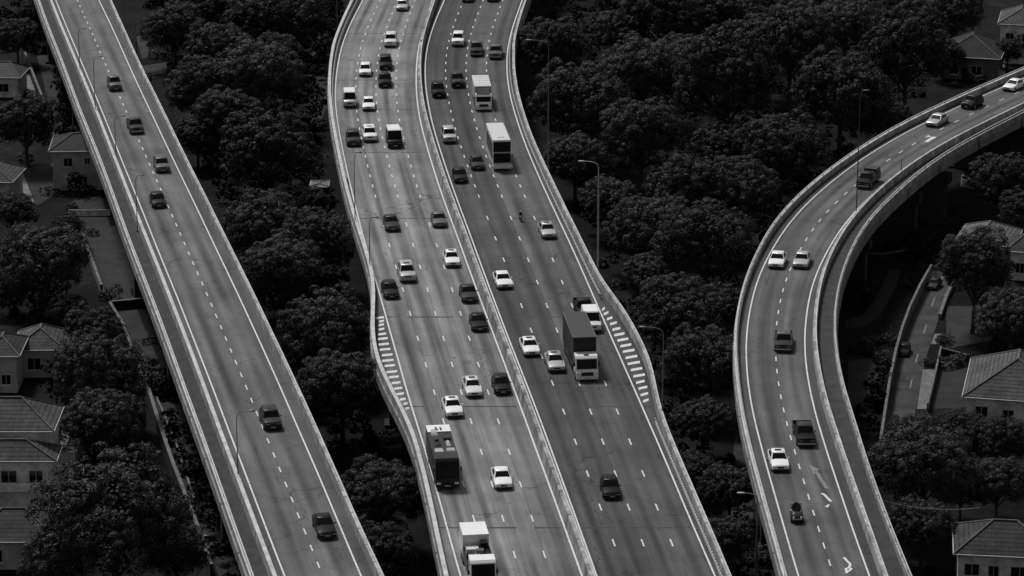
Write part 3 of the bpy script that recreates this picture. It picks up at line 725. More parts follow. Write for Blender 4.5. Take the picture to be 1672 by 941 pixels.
def make_coach(L, W_, Ht, white_front):
    f = -L / 2; hw = W_ / 2; t = thing('bus', '', 'bus')
    bm_ = paint('pearl') if white_front else paint('dark')
    pr = [(f + .02, .35), (f, .9), (f + .1, 1.2), (f + .28, Ht - .25), (f + .45, Ht - .02), (f + L - .12, Ht - .02), (f + L, Ht - .3), (f + L, .35)]
    b = MB(); b.loft([[(-hw, y, z) for y, z in pr], [(hw, y, z) for y, z in pr]]); b.build('body', bm_, t, 25)
    if white_front:
        b = MB(); b.box(-hw - .01, hw + .01, f + .42, f + L - .1, Ht - .018, Ht + .05, (.08, .1, .1)); b.build('roof', paint('pearl'), t)
        for dx in (-.32, .14): box_part('roof_hatch', M['trim'], t, dx, dx + .24, f + 1.6, f + 1.75, Ht + .051, Ht + .09)
        panel([(-hw, f + .03, 1.02), (hw, f + .03, 1.02), (hw, f + .21, 2.35), (-hw, f + .21, 2.35)], .06, .1, .05).build('windscreen', M['glass'], t)
        panel([(-hw, f + .2, 2.4), (hw, f + .2, 2.4), (hw, f + .33, Ht - .12), (-hw, f + .33, Ht - .12)], .06, .07, .04).build('upper_windscreen', M['glass'], t)
        box_part('destination_sign', M['lamp'], t, -.4, .4, f + .03, f + .09, 2.38, 2.43)
        box_part('bumper', paint('white'), t, -hw * 1.02, hw * 1.02, f - .1, f + .1, .32, .8)
    else:
        b = MB(); b.box(-hw, hw, f + L - 2.0, f + L - .12, Ht - .018, Ht + .05); b.build('rear_roof', paint('white'), t)
        b = MB(); b.poly([(-.5, f + L - 1.7, Ht + .053), (.0, f + L - 1.7, Ht + .053), (-.25, f + L - .5, Ht + .053)]); b.poly([(.1, f + L - 1.7, Ht + .053), (.3, f + L - 1.7, Ht + .053), (.3, f + L - .8, Ht + .053), (.1, f + L - .8, Ht + .053)]); b.build('roof_marking', M['trim'], t)
        yy = f + .6
        while yy < f + L - 2.6:
            for s in (-1, 1):
                if random.random() < .85:
                    w = random.uniform(.5, 1.45); cx = s * .54 + random.uniform(-.06, .06); wx = random.uniform(.2, .45); b = MB(); b.box(cx - wx, cx + wx, yy + random.uniform(0, .3), yy + w, Ht - .018, Ht + random.uniform(.02, .22), (random.uniform(.02, .15), random.uniform(.02, .3), .04)); b.build('roof_panel', random.choice([M['glass'], M['trim'], paint('dark'), paint('silver'), paint('grey')]), t)
            yy += 1.5
        panel([(-hw, f + .08, 1.0), (hw, f + .08, 1.0), (hw, f + .27, Ht - .26), (-hw, f + .27, Ht - .26)], .06, .06, .04).build('windscreen', M['glass'], t)
        box_part('bumper', M['trim'], t, -hw * 1.01, hw * 1.01, f - .1, f + .1, .3, .62)
    for s in (-1, 1):
        for i in range(5):
            a = f + .9 + i * (L - 1.6) / 5
            box_part('side_window', M['glass'], t, s * hw - .012, s * hw + .012, a, a + (L - 1.6) / 5 - .15, 1.3, Ht - .55)
        box_part('headlight', M['lamp'], t, s * hw * .76 - .2, s * hw * .76 + .2, f - .12, f - .05, .58, .76)
        b = MB(); b.box(-.07, .07, -.06, .06, -.2, .2); o = b.build('wing_mirror', M['trim'], t); o.location = (s * (hw + .16), f + .1, 2.0)
    box_part('number_plate', M['plate'], t, -.26, .26, f - .125, f - .101, .36, .48)
    wheels(t, hw - .15, (f + 1.9, f + L - 2.2), .48, .28)
    return t
def make_flatbed():
    """long truck: white box at the tail, open bed with a dark load, white cab roof"""
    L, W_ = 9.0, 2.3; f = -L / 2; hw = W_ / 2; t = thing('flatbed_truck', '', 'truck')
    cab(t, f, W_ * .96, 2.75, paint('white'), 2.0, .5)
    b = MB(); b.box(-hw, hw, f + L - 3.0, f + L, .9, 3.0); b.build('cargo_box', paint('white'), t)
    b = MB(); b.box(-hw, hw, f + 2.15, f + L - 3.02, .8, 1.0)
    for s in (-1, 1): b.box(s * hw - .04, s * hw + .04, f + 2.15, f + L - 3.02, 1.001, 1.9)
    b.build('open_bed', paint('dark'), t)
    for x0, x1, y0, y1, z1, mm in ((-1.0, .1, 2.3, 3.3, 2.3, 'silver'), (.15, 1.0, 2.3, 3.0, 2.0, 'black'), (-1.0, -.3, 3.4, 4.6, 1.8, 'black'), (-.25, .5, 3.4, 4.1, 2.5, 'grey'), (.55, 1.0, 3.1, 4.7, 2.2, 'black'), (-.25, .5, 4.2, 4.8, 1.9, 'silver'), (-1.0, .2, 4.7, 5.8, 2.1, 'pearl'), (.25, 1.0, 4.8, 5.8, 2.6, 'black')):
        b = MB(); b.box(x0, x1, f + y0, f + y1, 1.002, z1, (.06, .12, .05)); b.build('load', paint(mm), t)
    b = MB(); b.box(-.45, .45, f + .6, f + L - .1, .5, .79); b.build('chassis', M['trim'], t)
    wheels(t, hw - .16, (f + 1.0, f + L - 2.2, f + L - 1.1), .48, .28)
    return t
def make_motorbike():
    t = thing('motorcycle', '', 'motorcycle')
    for y in (-.62, .62):
        b = MB(); b.cyl((0, y, .3), (1, 0, 0), .3, .12, 16); w = b.build('wheel', M['tyre'], t, 40)
        b = MB(); b.cyl((0, y, .3), (1, 0, 0), .17, .14, 12); b.build('rim', M['rim'], w)
    b = MB(); b.loft([[(x * .12, -.5, z) for x, z in ((-1, .55), (1, .55), (1, .8), (-1, .8))], [(x * .2, -.1, z) for x, z in ((-1, .35), (1, .35), (1, .95), (-1, .95))], [(x * .18, .3, z) for x, z in ((-1, .4), (1, .4), (1, .82), (-1, .82))], [(x * .1, .8, z) for x, z in ((-1, .65), (1, .65), (1, .85), (-1, .85))]]); b.build('body', paint('black'), t, 60)
    b = MB(); b.tube([(-.36, -.38, 1.02), (0, -.48, 1.0), (.36, -.38, 1.02)], .025); b.build('handlebar', M['metal'], t)
    b = MB(); b.tube([(0, -.48, 1.0), (0, -.62, .3)], .04); b.build('fork', M['metal'], t)
    b = MB(); b.cyl((0, -.6, .85), (0, 1, 0), .09, .08); b.build('headlight', M['lamp'], t)
    return t
def make_rider():
    """one continuous skinned figure sitting astride, leaning to the bars"""
    J = [(0, .12, .86), (0, .08, 1.1), (0, -.02, 1.36), (0, -.06, 1.5), (0, -.1, 1.66), (0, -.11, 1.76)]
    rad = [.17, .17, .19, .075, .13, .09]; E = [(i, i + 1) for i in range(5)]
    for s in (-1, 1):
        k = len(J); J += [(s * .11, .05, .84), (s * .2, -.3, .78), (s * .19, -.12, .36), (s * .19, -.26, .28)]; rad += [.12, .09, .06, .05]
        E += [(0, k), (k, k + 1), (k + 1, k + 2), (k + 2, k + 3)]
        k = len(J); J += [(s * .2, -.03, 1.38), (s * .32, -.18, 1.14), (s * .33, -.38, 1.05)]; rad += [.08, .06, .045]
        E += [(2, k), (k, k + 1), (k + 1, k + 2)]
    me = bpy.data.meshes.new('person'); me.from_pydata(J, E, []); o = bpy.data.objects.new('person', me); COL.objects.link(o)
    md = o.modifiers.new('skin', 'SKIN')
    for i, v in enumerate(me.skin_vertices[0].data): v.radius = (rad[i], rad[i]); v.use_root = i == 0
    o.modifiers.new('sub', 'SUBSURF').render_levels = 1
    me.materials.append(M['cloth']); me.polygons.foreach_set('use_smooth', [True] * len(me.polygons))
    b = MB(); rg = []
    for i in range(7):
        a = math.pi * i / 6; rg.append([(.155 * math.sin(a) * math.cos(q * math.pi / 6) + 0, -.11 + .165 * math.sin(a) * math.sin(q * math.pi / 6), 1.71 + .15 * math.cos(a)) for q in range(12)])
    b.loft(rg, False); b.build('helmet', paint('silver'), o, 60)
    b = MB(); b.box(-.1, .1, -.285, -.2, 1.66, 1.76); b.build('visor', M['glass'], o)
    return o
def make_trike():
    """small open runabout: rounded shell, big oval pale-rimmed windscreen, two mirrors on stalks"""
    t = thing('three_wheeler', '', 'three-wheeler'); L = 2.5; f = -L / 2; pm = paint('dark')
    b = MB(); b.loft([ring(f, .38, .3, .6), ring(f + .1, .5, .22, .72), ring(f + .5, .56, .2, .9, .05), ring(f + 1.1, .56, .2, .95), ring(f + 1.9, .5, .24, .9, .05), ring(f + 2.4, .38, .3, .7), ring(f + L, .25, .35, .55)]); b.build('body', pm, t, 60)
    n = 20; c = Vector((0, f + 1.0, 1.18)); U = Vector((1, 0, 0)); Vv = Vector((0, .72, .5)).normalized()
    pts = [c + U * .45 * math.cos(2 * math.pi * i / n) + Vv * .62 * math.sin(2 * math.pi * i / n) for i in range(n)]
    b = MB(); b.tube(pts + [pts[0]], .04, 8, False); b.build('windscreen_frame', paint('grey'), t, 60)
    nn = U.cross(Vv).normalized() * .02
    b = MB(); b.loft([[p - nn for p in pts], [p + nn for p in pts]]); b.build('windscreen', M['glass'], t)
    b = MB(); b.tube([c - Vv * .55 - Vector((0, .1, .05)), c - Vector((.5, .35, .15)), c + Vector((-.52, .2, -.22))], .05); b.build('shell_trim', paint('silver'), t)
    box_part('bumper', paint('silver'), t, -.46, .46, f - .08, f + .06, .42, .52)
    for s in (-1, 1):
        b = MB(); b.tube([(s * .4, f + 1.5, .9), (s * .48, f + 1.6, 1.35)], .03); o = b.build('mirror_stalk', M['metal'], t)
        b = MB(); b.box(s * .48 - .08, s * .48 + .08, f + 1.56, f + 1.64, 1.3, 1.45); b.build('mirror', M['metal'], t)
        b = MB(); b.cyl((s * .34, f - .01, .62), (0, 1, 0), .09, .1); b.build('headlight', M['lamp'], t)
    for x, y in ((-.5, f + .5), (.5, f + .5), (0, f + 2.1)):
        b = MB(); b.cyl((x, y, .27), (1, 0, 0), .27, .16, 16); w = b.build('wheel', M['tyre'], t, 40)
        b = MB(); b.cyl((x, y, .27), (1, 0, 0), .15, .18, 12); b.build('rim', M['rim'], w)
    return t

PROTO = {}
def vehicle(kind, px, py, label, align, group=None, z=0.0, turn=0.0, spec=None):
    """px, py: photo pixel of the foot of the front bumper; align: alignment the vehicle drives along"""
    key = (kind, spec)
    if key in PROTO: t = copy_tree(PROTO[key]); fresh = False
    else:
        if kind in STY: t = make_car(kind, *spec)
        elif kind == 'pickup': t = make_pickup(*spec)
        elif kind == 'van': t = make_van(*spec)
        else: t = kind_make[kind]()
        PROTO[key] = t
    p = P(px, py, z + .12)
    if align is not None: rz = -math.atan(slope_at(CV[align], p.y)) + R(turn)
    else: rz = R(turn)
    # half length
    Lh = {'sedan': 2.12, 'hatch': 1.87, 'suv': 2.07, 'pickup': 2.5, 'van': 2.05}.get(kind)
    if Lh is None: Lh = LEN[kind] / 2
    if kind == 'van': Lh = (spec[2] if len(spec) > 2 else 4.1) / 2
    if kind == 'motorbike': Lh *= .7
    t.location = (p.x - math.sin(rz) * Lh, p.y + math.cos(rz) * Lh, z + .006); t.rotation_euler = (0, 0, rz)
    t['label'] = label
    if group: t['group'] = group
    return t
side_dark = mat('box_truck_side', .006, .5, .3, 1.0); side_pale = mat('box_truck_pale_side', .42, .5, .15, 1.0); top_dark = mat('box_truck_roof', .010, .6, .3, 1.5); top_pale = mat('box_truck_pale_roof', .55, .6, .15, 1.0)
kind_make = {'white_truck': lambda: make_box_truck(2.3, 3.15, 6.4, 2.25, 'white', side_pale, top_pale, 1.7, True),
             'dark_truck': lambda: make_box_truck(2.4, 4.1, 8.6, 2.55, 'white', side_dark, top_dark, 2.2),
             'white_bus': lambda: make_coach(9.4, 2.3, 3.95, True), 'dark_coach': lambda: make_coach(9.6, 2.25, 3.0, False),
             'flatbed': make_flatbed, 'motorbike': make_motorbike, 'trike': make_trike}
LEN = {'white_truck': 8.22, 'dark_truck': 10.92, 'white_bus': 9.4, 'dark_coach': 9.6, 'flatbed': 9.0, 'motorbike': 1.9, 'trike': 2.5}
LV, WV, EV, RV = 'cars on the left viaduct', 'vehicles on the west carriageway', 'vehicles on the east carriageway', 'vehicles on the right viaduct'
w_, s_, g_, d_, k_ = ('white',), ('silver',), ('grey',), ('dark',), ('black',)
CARS = [
 ('suv', 190, 149, 'grey SUV with roof rails, farthest car on the left viaduct', 'l_L', LV, ('grey', False, True)),
 ('pickup', 224, 219, 'dark pickup straddling the lane dashes of the left viaduct', 'l_L', LV, ('dark',)),
 ('suv', 267, 282, 'grey SUV without roof rails in the right lane of the left viaduct', 'l_L', LV, g_ ),
 ('hatch', 261, 340, 'black hatchback in the left lane of the left viaduct below a grey SUV', 'l_L', LV, k_),
 ('suv', 447, 703, 'dark grey SUV with a sunroof alone on the left viaduct beside a tall lamp', 'l_R', LV, ('dark', True)),
 ('sedan', 535, 880, 'black sedan nearest the bottom on the left viaduct', 'l_R', LV, ('black', True)),
 ('sedan', 656, 18, 'silver sedan at the very top of the west carriageway', 'c_R', WV, s_),
 ('suv', 637, 77, 'white SUV alone between two dashed lines high on the west carriageway', 'c_R', WV, ('pearl',)),
 ('hatch', 596, 125, 'white hatchback high on the west carriageway left of two black SUVs', 'c_L', WV, w_),
 ('suv', 630, 115, 'black SUV with flat roof just ahead of another black SUV, the farther one', 'c_L', WV, k_),
 ('suv', 629, 143, 'black SUV with roof rails close behind another black one, the nearer of the pair', 'c_L', WV, ('black', False, True)),
 ('van', 572, 176, 'small van with white roof in the leftmost lane of the bend', 'c_L', WV, ('white', 'silver')),
 ('sedan', 602, 181, 'white sedan driving beside a small white-roofed van', 'c_L', WV, w_),
 ('suv', 578, 239, 'black SUV in the leftmost lane beside a white SUV with a roof slot', 'c_L', WV, ('dark',)),
 ('suv', 605, 232, 'white SUV with dark sunroof between a black SUV and a white-roofed van', 'c_L', WV, ('white', True)),
 ('van', 646, 242, 'tall dark-fronted van with a white roof on the west carriageway', 'c_R', WV, ('white', 'black', 4.3, 1.95, 2.2)),
 ('sedan', 642, 378, 'dark grey sedan right on the joint across the west carriageway', 'c_L', WV, d_),
 ('sedan', 719, 372, 'grey sedan close to the median barrier level with a dark grey sedan', 'c_R', WV, g_),
 ('sedan', 740, 437, 'white sedan with sunroof close to the median barrier', 'c_R', WV, ('white', True)),
 ('suv', 667, 461, 'silver SUV with dark sunroof left of the white sedan by the median', 'c_L', WV, ('silver', True)),
 ('hatch', 640, 488, 'black hatchback in the left lane just above the left hatched bay', 'c_L', WV, k_),
 ('sedan', 768, 495, 'dark grey sedan by the median, the farther of two dark cars in line', 'c_R', WV, d_),
 ('sedan', 784, 542, 'black sedan by the median, the nearer of two dark cars in line', 'c_R', WV, k_),
 ('sedan', 775, 649, 'white sedan with dark sunroof beside a black hatchback', 'c_R', WV, ('pearl', True)),
 ('hatch', 822, 645, 'black hatchback beside a white sedan and touching the median line', 'c_R', WV, k_),
 ('sedan', 743, 683, 'white sedan with slim roof slot crossing the joint behind the dark bus', 'c_L', WV, ('white', True)),
 ('sedan', 823, 800, 'lone white sedan right of the dark glossy bus', 'c_R', WV, w_),
 ('suv', 747, 76, 'white SUV high on the east carriageway', 'e_L', EV, w_),
 ('pickup', 778, 92, 'dark grey pickup with light roof between a white SUV and a small dark pickup', 'e_R', EV, ('dark', False, 'grey')),
 ('pickup', 809, 97, 'small grey pickup in the right lane at the top of the east carriageway', 'e_R', EV, ('grey',)),
 ('suv', 717, 160, 'black SUV next to the median line at the upper bend', 'e_L', EV, k_),
 ('suv', 748, 143, 'dark grey SUV left of the white box truck', 'e_L', EV, d_),
 ('suv', 735, 234, 'silver SUV alone in the left lane of the east carriageway', 'e_L', EV, s_),
 ('hatch', 781, 278, 'dark grey hatchback beside the white-roofed bus', 'e_L', EV, d_),
 ('hatch', 753, 299, 'black hatchback below and left of a dark grey hatchback by the bus', 'e_L', EV, k_),
 ('sedan', 897, 390, 'silver sedan with sunroof in the far right lane near a motorcycle', 'e_R', EV, ('silver', True)),
 ('sedan', 825, 472, 'white sedan alone in the left lane of the east carriageway', 'e_L', EV, w_),
 ('pickup', 957, 522, 'black pickup half hidden behind a white van and the dark truck', 'e_R', EV, ('black',)),
 ('van', 969, 543, 'white van squeezed between the dark box truck and the hatched bay', 'e_R', EV, ('white', 'pearl', 4.2, 1.9, 2.0, .95)),
 ('sedan', 869, 582, 'white sedan nearest the median, left of a silver sedan', 'e_L', EV, ('white', True)),
 ('sedan', 910, 608, 'silver sedan right beside the cab of the dark box truck', 'e_L', EV, ('silver', True)),
 ('hatch', 1000, 816, 'lone black hatchback on the empty lower part of the east carriageway', 'e_R', EV, k_),
 ('sedan', 763, 4, 'dark saloon cut by the top of the picture, the left one of two', 'e_L', EV, d_),
 ('sedan', 804, 3, 'black car cut by the top of the picture, the right one of two', 'e_L', EV, k_),
 ('sedan', 1644, 149, 'white sedan farthest along the right viaduct', 'r_L', RV, w_),
 ('suv', 1577, 178, 'black SUV on the upper right viaduct between a white and a silver car', 'r_L', RV, k_),
 ('sedan', 1520, 207, 'silver sedan on the upper right viaduct by the outer parapet', 'r_L', RV, s_),
 ('pickup', 1408, 308, 'black pickup with a boxy canopy by the tall slim pole', 'r_L', RV, ('black', True)),
 ('sedan', 1266, 439, 'white sedan on the bend beside a grey sedan', 'r_L', RV, w_),
 ('sedan', 1306, 439, 'grey sedan on the bend beside a white sedan', 'r_R', RV, s_),
 ('pickup', 1279, 576, 'dark pickup with grey roof halfway round the right bend', 'r_L', RV, ('dark', False, 'grey')),
 ('pickup', 1317, 730, 'black pickup with empty bed above the faded road arrow', 'r_R', RV, ('black', False, 'dark')),
 ('sedan', 1275, 771, 'white sedan with sunroof left of the faded road arrow', 'r_L', RV, ('white', True)),
]
for k, x, y, lb, al, gr, sp in CARS:
    o = vehicle(k, x, y, lb, al, gr, spec=sp, turn=random.uniform(-1.5, 1.5)); o.scale = (random.uniform(.97, 1.03), random.uniform(.94, 1.05), random.uniform(.95, 1.05))
vehicle('white_truck', 790, 181, 'white box truck with a grey wind deflector on the east carriageway', 'e_R', EV)
vehicle('white_bus', 820, 278, 'tall bus with white roof and black two-storey glass front', 'e_R', EV)
vehicle('dark_truck', 959, 622, 'tall dark box truck with a white cab', 'e_R', EV)
vehicle('dark_coach', 731, 798, 'dark glossy bus with a white rear roof panel in the left lane', 'c_L', WV)
vehicle('flatbed', 790, 966, 'white-topped truck with open dark load bed cut by the bottom of the picture', 'c_L', WV)
vehicle('trike', 1302, 854, 'tiny dark three-wheeler with oval pale-rimmed windscreen', 'r_L', RV)
mb = vehicle('motorbike', 851, 362, 'small black motorcycle ridden down the middle of the east carriageway', 'e_R', EV)
mb.scale = (.7, .7, .7); rd = make_rider(); rd.scale = (.7, .7, .7); rd.location = mb.location; rd.rotation_euler = mb.rotation_euler
tag(rd, 'person in dark clothes and pale helmet riding the motorcycle', 'person')
# cars on the service road at ground level
o = vehicle('hatch', 1473, 584, 'black hatchback parked against the wall of the service road', None, 'cars on the service road', z=GZ, turn=-14, spec=('black',)); o.scale = (.75, .75, .75)
o = vehicle('hatch', 1518, 475, 'small dark hatchback at the shaded far end of the service road', None, 'cars on the service road', z=GZ, turn=-24, spec=('dark',)); o.scale = (.75, .75, .75)
vehicle('hatch', 350, 905, 'dark hatchback parked in the lane under the left viaduct', None, None, z=GZ, turn=20, spec=('dark',))
# ------------------------------------------------------------------ street lamps and poles
def lamp(px, py, top, label, arm=-1.0, z=.0, rad=.09, head=True, group='lamps along the viaducts', cat='street lamp'):
    b = P(px, py, z); s = S(py, z)
    hgt = max(3.0, (py - top) / (s * .955))
    t = thing('street_lamp' if head else 'pole', label, cat, b, 0, group)
    m = MB(); n = 6
    m.tube([(0, 0, 0), (0, 0, hgt * .5), (0, 0, hgt - .65)], [rad * 1.25, rad, rad * .7], 10); pm_ = M['metal'] if 970 < px < 980 else M['dimmetal'] if (820 < px < 1300 and head) else M['darkmetal']; m.build('pole', pm_, t, 50)
    m = MB(); m.box(-rad * 2.2, rad * 2.2, -rad * 2.2, rad * 2.2, .0, .12); m.build('base_plate', M['darkmetal'], t)
    if head:
        L = abs(arm); sg = 1 if arm > 0 else -1
        m = MB(); m.tube([(0, 0, hgt - .7), (sg * .06, 0, hgt - .42), (sg * .2, 0, hgt - .2), (sg * L * .35, 0, hgt - .02), (sg * L * .6, 0, hgt + .07), (sg * L, 0, hgt + .1)], [rad * .7, rad * .66, rad * .62, rad * .58, rad * .54, rad * .5], 8); m.build('arm', pm_, t, 50)
        m = MB(); rg = []
        for i, (q, w, hh) in enumerate(((0, .05, .04), (.12, .13, .08), (.4, .16, .1), (.65, .12, .07), (.75, .03, .02))):
            rg.append([(sg * (L - .1 + q), w * math.cos(a * math.pi / 4), hgt + .12 + hh * math.sin(a * math.pi / 4)) for a in range(8)])
        m.loft(rg); m.build('lamp_head', M['head'] if (970 < px < 980 or z < -1) else pm_, t, 60)
    return t
LB = [(976, 452, 267, 'tall pale street lamp right of the central viaduct above the hatched bay', -1.7, .0), (895, 290, 72, 'tallest street lamp, right of the upper bend of the central viaduct', -2.2, .0),
      (1081, 690, 535, 'street lamp right of the hatched bay with arm reaching left', -1.8, .0),
      (389, 790, 671, 'slim lamp on the left walkway barrier near a dark grey SUV', 1.2, .0), (224.5, 378, 288, 'slim lamp on the left walkway barrier beside a black hatchback', .5, .0),
      (190, 268, 192, 'slim lamp on the left walkway barrier level with the two-storey house', .8, .0), (156, 190, 96, 'slim lamp on the left walkway barrier above the two-storey house', .7, .0), (131, 125, 50, 'farthest slim lamp on the left walkway barrier', .5, .0),
      (580, 374, 252, 'slim lamp at the left parapet of the central viaduct by the upper cars', .35, .0), (604, 446, 357, 'short slim lamp at the left parapet just above the left hatched bay', .5, .0),
      (1398, 352, 153, 'very tall slim lamp on the walkway barrier of the right viaduct beside the black pickup', .5, .0)]
for x, y, tp, lb, arm, z in LB: lamp(x, y, tp, lb, arm, z, .05 if x < 700 else (.09 if 970 < x < 980 else .06))
lamp(1471, 290, 253, 'short slim pole on the right viaduct barrier above the black pickup', 0, 0, .05, False, None, 'pole')
lamp(1233, 990, 803, 'lamp post left of the right viaduct with bright head on a short arm', -1.3, GZ, .1)
for x, y, tp, lb in ((552, 120, -20, 'dark pole left of the top of the central viaduct, the taller one'), (537, 175, 72, 'dark pole left of the central viaduct bend, the shorter one'), (207, 150, -20, 'dark pole right of the far left viaduct, the taller one'), (226, 170, 32, 'dark pole among bushes right of the far left viaduct, the shorter one'),
                     (1452, 612, 522, 'slim dark pole beside the service road wall')):
    lamp(x, y, tp, lb, 0, GZ, .08, False, 'dark poles on the ground', 'pole')
cb = MB(); a, b = P(1440, 817, -1.5), P(1600, 829, -1.5); n = 14
cb.tube([a.lerp(b, i / n) - Vector((0, 0, .5 * 4 * (i / n) * (1 - i / n))) for i in range(n + 1)], .018, 6)
tag(cb.build('overhead_cable', M['dimmetal']), 'thin overhead cable slung above the bushy tree at lower right', 'cable')

# ------------------------------------------------------------------ streets, yards, paths on the ground
def patch(name, pts, m, z=GZ + .004):
    b = MB(); b.poly([P(x, y, z) for x, y in pts]); return tag(b.build(name, m), kind='structure')
patch('street', [(1524, 440), (1556, 452), (1536, 510), (1510, 590), (1496, 665), (1478, 745), (1436, 745), (1452, 640), (1468, 570), (1488, 505)], M['lane'])
b = MB()
for pts in ([(1540, 450), (1534, 464)], [(1527, 485), (1521, 500)], [(1513, 530), (1508, 545)], [(1499, 578), (1495, 592)], [(1489, 620), (1486, 634)]): ribbon_px(b, pts, .14, GZ + .009)
tag(b.build('street_markings', M['faded']), kind='structure')
patch('pavement', [(1507, 603), (1531, 604), (1516, 668), (1497, 668)], M['conc_pale'], GZ + .01)
patch('pavement', [(1526, 545), (1538, 545), (1533, 562), (1520, 562)], M['conc_pale'], GZ + .01)
patch('path', [(1452, 441), (1472, 441), (1462, 470), (1440, 510), (1418, 530), (1380, 538), (1380, 524), (1412, 512), (1432, 485)], M['street'])
patch('path', [(1396, 372), (1450, 370), (1520, 372), (1512, 392), (1440, 398), (1396, 392)], M['conc_dull'], GZ + .006)
patch('path', [(1570, 285), (1600, 290), (1612, 302), (1590, 310), (1568, 305)], M['conc_pale'], GZ + .006)
patch('yard', [(1384, 590), (1420, 585), (1440, 610), (1420, 650), (1384, 668)], M['conc_dull'], GZ + .012)
patch('yard', [(1545, 500), (1610, 500), (1620, 555), (1545, 570)], M['conc_dull'], GZ + .012)
patch('yard', [(1535, 580), (1580, 585), (1578, 665), (1520, 668)], M['street'], GZ + .012)
patch('street', [(60, 90), (95, 90), (150, 270), (210, 470), (300, 700), (400, 960), (365, 960), (262, 705), (205, 545), (168, 470), (130, 370), (92, 220)], M['street'])
patch('street', [(38, 275), (92, 268), (100, 310), (62, 335), (50, 330)], M['street'], GZ + .008)
patch('pavement', [(20, 278), (36, 278), (56, 330), (22, 332)], M['conc_pale'], GZ + .01)
patch('pavement', [(32, 122), (47, 120), (60, 155), (48, 160)], M['conc_pale'], GZ + .01)
patch('yard', [(138, 372), (205, 368), (222, 470), (180, 478)], M['conc_dull'], GZ + .012)
patch('yard', [(205, 545), (240, 540), (262, 600), (236, 612)], M['conc_dull'], GZ + .012)
patch('yard', [(505, 320), (540, 318), (540, 352), (500, 352)], M['conc_dull'], GZ + .012)
patch('yard', [(1545, 108), (1640, 104), (1640, 128), (1560, 130)], M['conc_pale'], GZ + .012)
patch('yard', [(1200, 700), (1225, 700), (1230, 860), (1190, 860)], M['conc_dull'], GZ + .012)
patch('path', [(520, 30), (548, 30), (546, 150), (505, 235), (495, 180)], M['street'], GZ + .004)
patch('path', [(222, 60), (240, 58), (244, 92), (232, 96)], M['conc_dull'], GZ + .006)
patch('yard', [(228, 108), (275, 102), (270, 120), (234, 124)], M['conc_dull'], GZ + .006)
def yard_wall(label, pts, h, w, m, name='boundary_wall', cat='wall'):
    q = [P(x, y, GZ) for x, y in pts]; loc = q[len(q) // 2]
    a, b = [], []
    for i in range(len(q)):
        t = (q[min(i + 1, len(q) - 1)] - q[max(i - 1, 0)]).normalized(); n = Vector((-t.y, t.x, 0)) * (w / 2)
        a.append(q[i] + n - loc); b.append(q[i] - n - loc)
    up = Vector((0, 0, h)); cp = Vector((0, 0, h + .1))
    t = thing(name, label, cat, loc)
    mm = MB(); mm.loft([[a[i], a[i] + up, b[i] + up, b[i]] for i in range(len(q))]); mm.build('wall', m, t)
    mm = MB(); mm.loft([[a[i] * 1.0 + (a[i] - b[i]) * .15 + up * 1.002, a[i] + (a[i] - b[i]) * .15 + cp, b[i] + (b[i] - a[i]) * .15 + cp, b[i] + (b[i] - a[i]) * .15 + up * 1.002] for i in range(len(q))]); mm.build('coping', M['conc_pale'], t)
    return t
yard_wall('long low wall between the left houses and the lane, upper stretch', [(41, 96), (58, 140), (79, 193), (104, 290)], 1.0, .25, M['conc_dull'])
yard_wall('low wall left of the lane beside the round tree, middle stretch', [(129, 378), (146, 425), (166, 480)], 1.1, .25, M['conc_pale'])
yard_wall('low wall left of the lane above the bungalow, short stretch', [(180, 508), (202, 545), (219, 590), (233, 630)], 1.1, .25, M['conc_dull'])
yard_wall('tall mossy wall left of the lane behind the big tree, lower stretch', [(236, 632), (260, 712), (284, 782), (318, 870), (346, 948)], 1.6, .28, M['conc_dull'])
yard_wall('thin kerb wall of the drain along the left viaduct lane', [(256, 655), (287, 728), (317, 820)], .4, .15, M['conc_pale'], 'kerb_wall')
yard_wall('pale curved wall along the left side of the service road', [(1520, 452), (1502, 484), (1485, 520), (1472, 556), (1462, 592), (1452, 640), (1446, 680), (1437, 740)], 1.5, .22, M['conc_pale'])
yard_wall('low pale kerb wall on the right side of the service road under the tree', [(1556, 468), (1546, 488), (1534, 522)], .6, .3, M['conc_pale'], 'kerb_wall')
b = MB(); b.box(-.7, .7, -.35, .35, 0, .25, (.05, .05, .05)); o = b.build('concrete_slab', M['coping']); o.location = P(276, 722, GZ + .01); tag(o, 'small pale slab lying beside the tall mossy lane wall', 'slab')
yard_wall('thin pale wall between pavement and dark garden', [(1536, 580), (1526, 625), (1514, 674)], 1.0, .15, M['conc_pale'])
yard_wall('dark garden wall behind the garden of the tiled house', [(1536, 580), (1560, 586), (1582, 592)], .8, .15, M['conc_dull'], 'garden_wall')
yard_wall('white yard wall in front of the dark-roofed house at upper right', [(1553, 117), (1592, 123), (1640, 130)], 1.3, .2, M['plaster'], 'garden_wall')
yard_wall('white retaining wall of the left yard below the two-storey house', [(112, 352), (145, 353), (180, 352)], .7, .25, M['plaster'], 'garden_wall')
yard_wall('dark yard wall across the strip beside the left viaduct', [(183, 506), (215, 503), (250, 499)], 1.0, .25, M['conc_dull'], 'garden_wall')
yard_wall('low pale wall across the lot under the right viaduct', [(1398, 420), (1440, 422), (1482, 415)], .5, .2, M['conc_dull'], 'garden_wall')

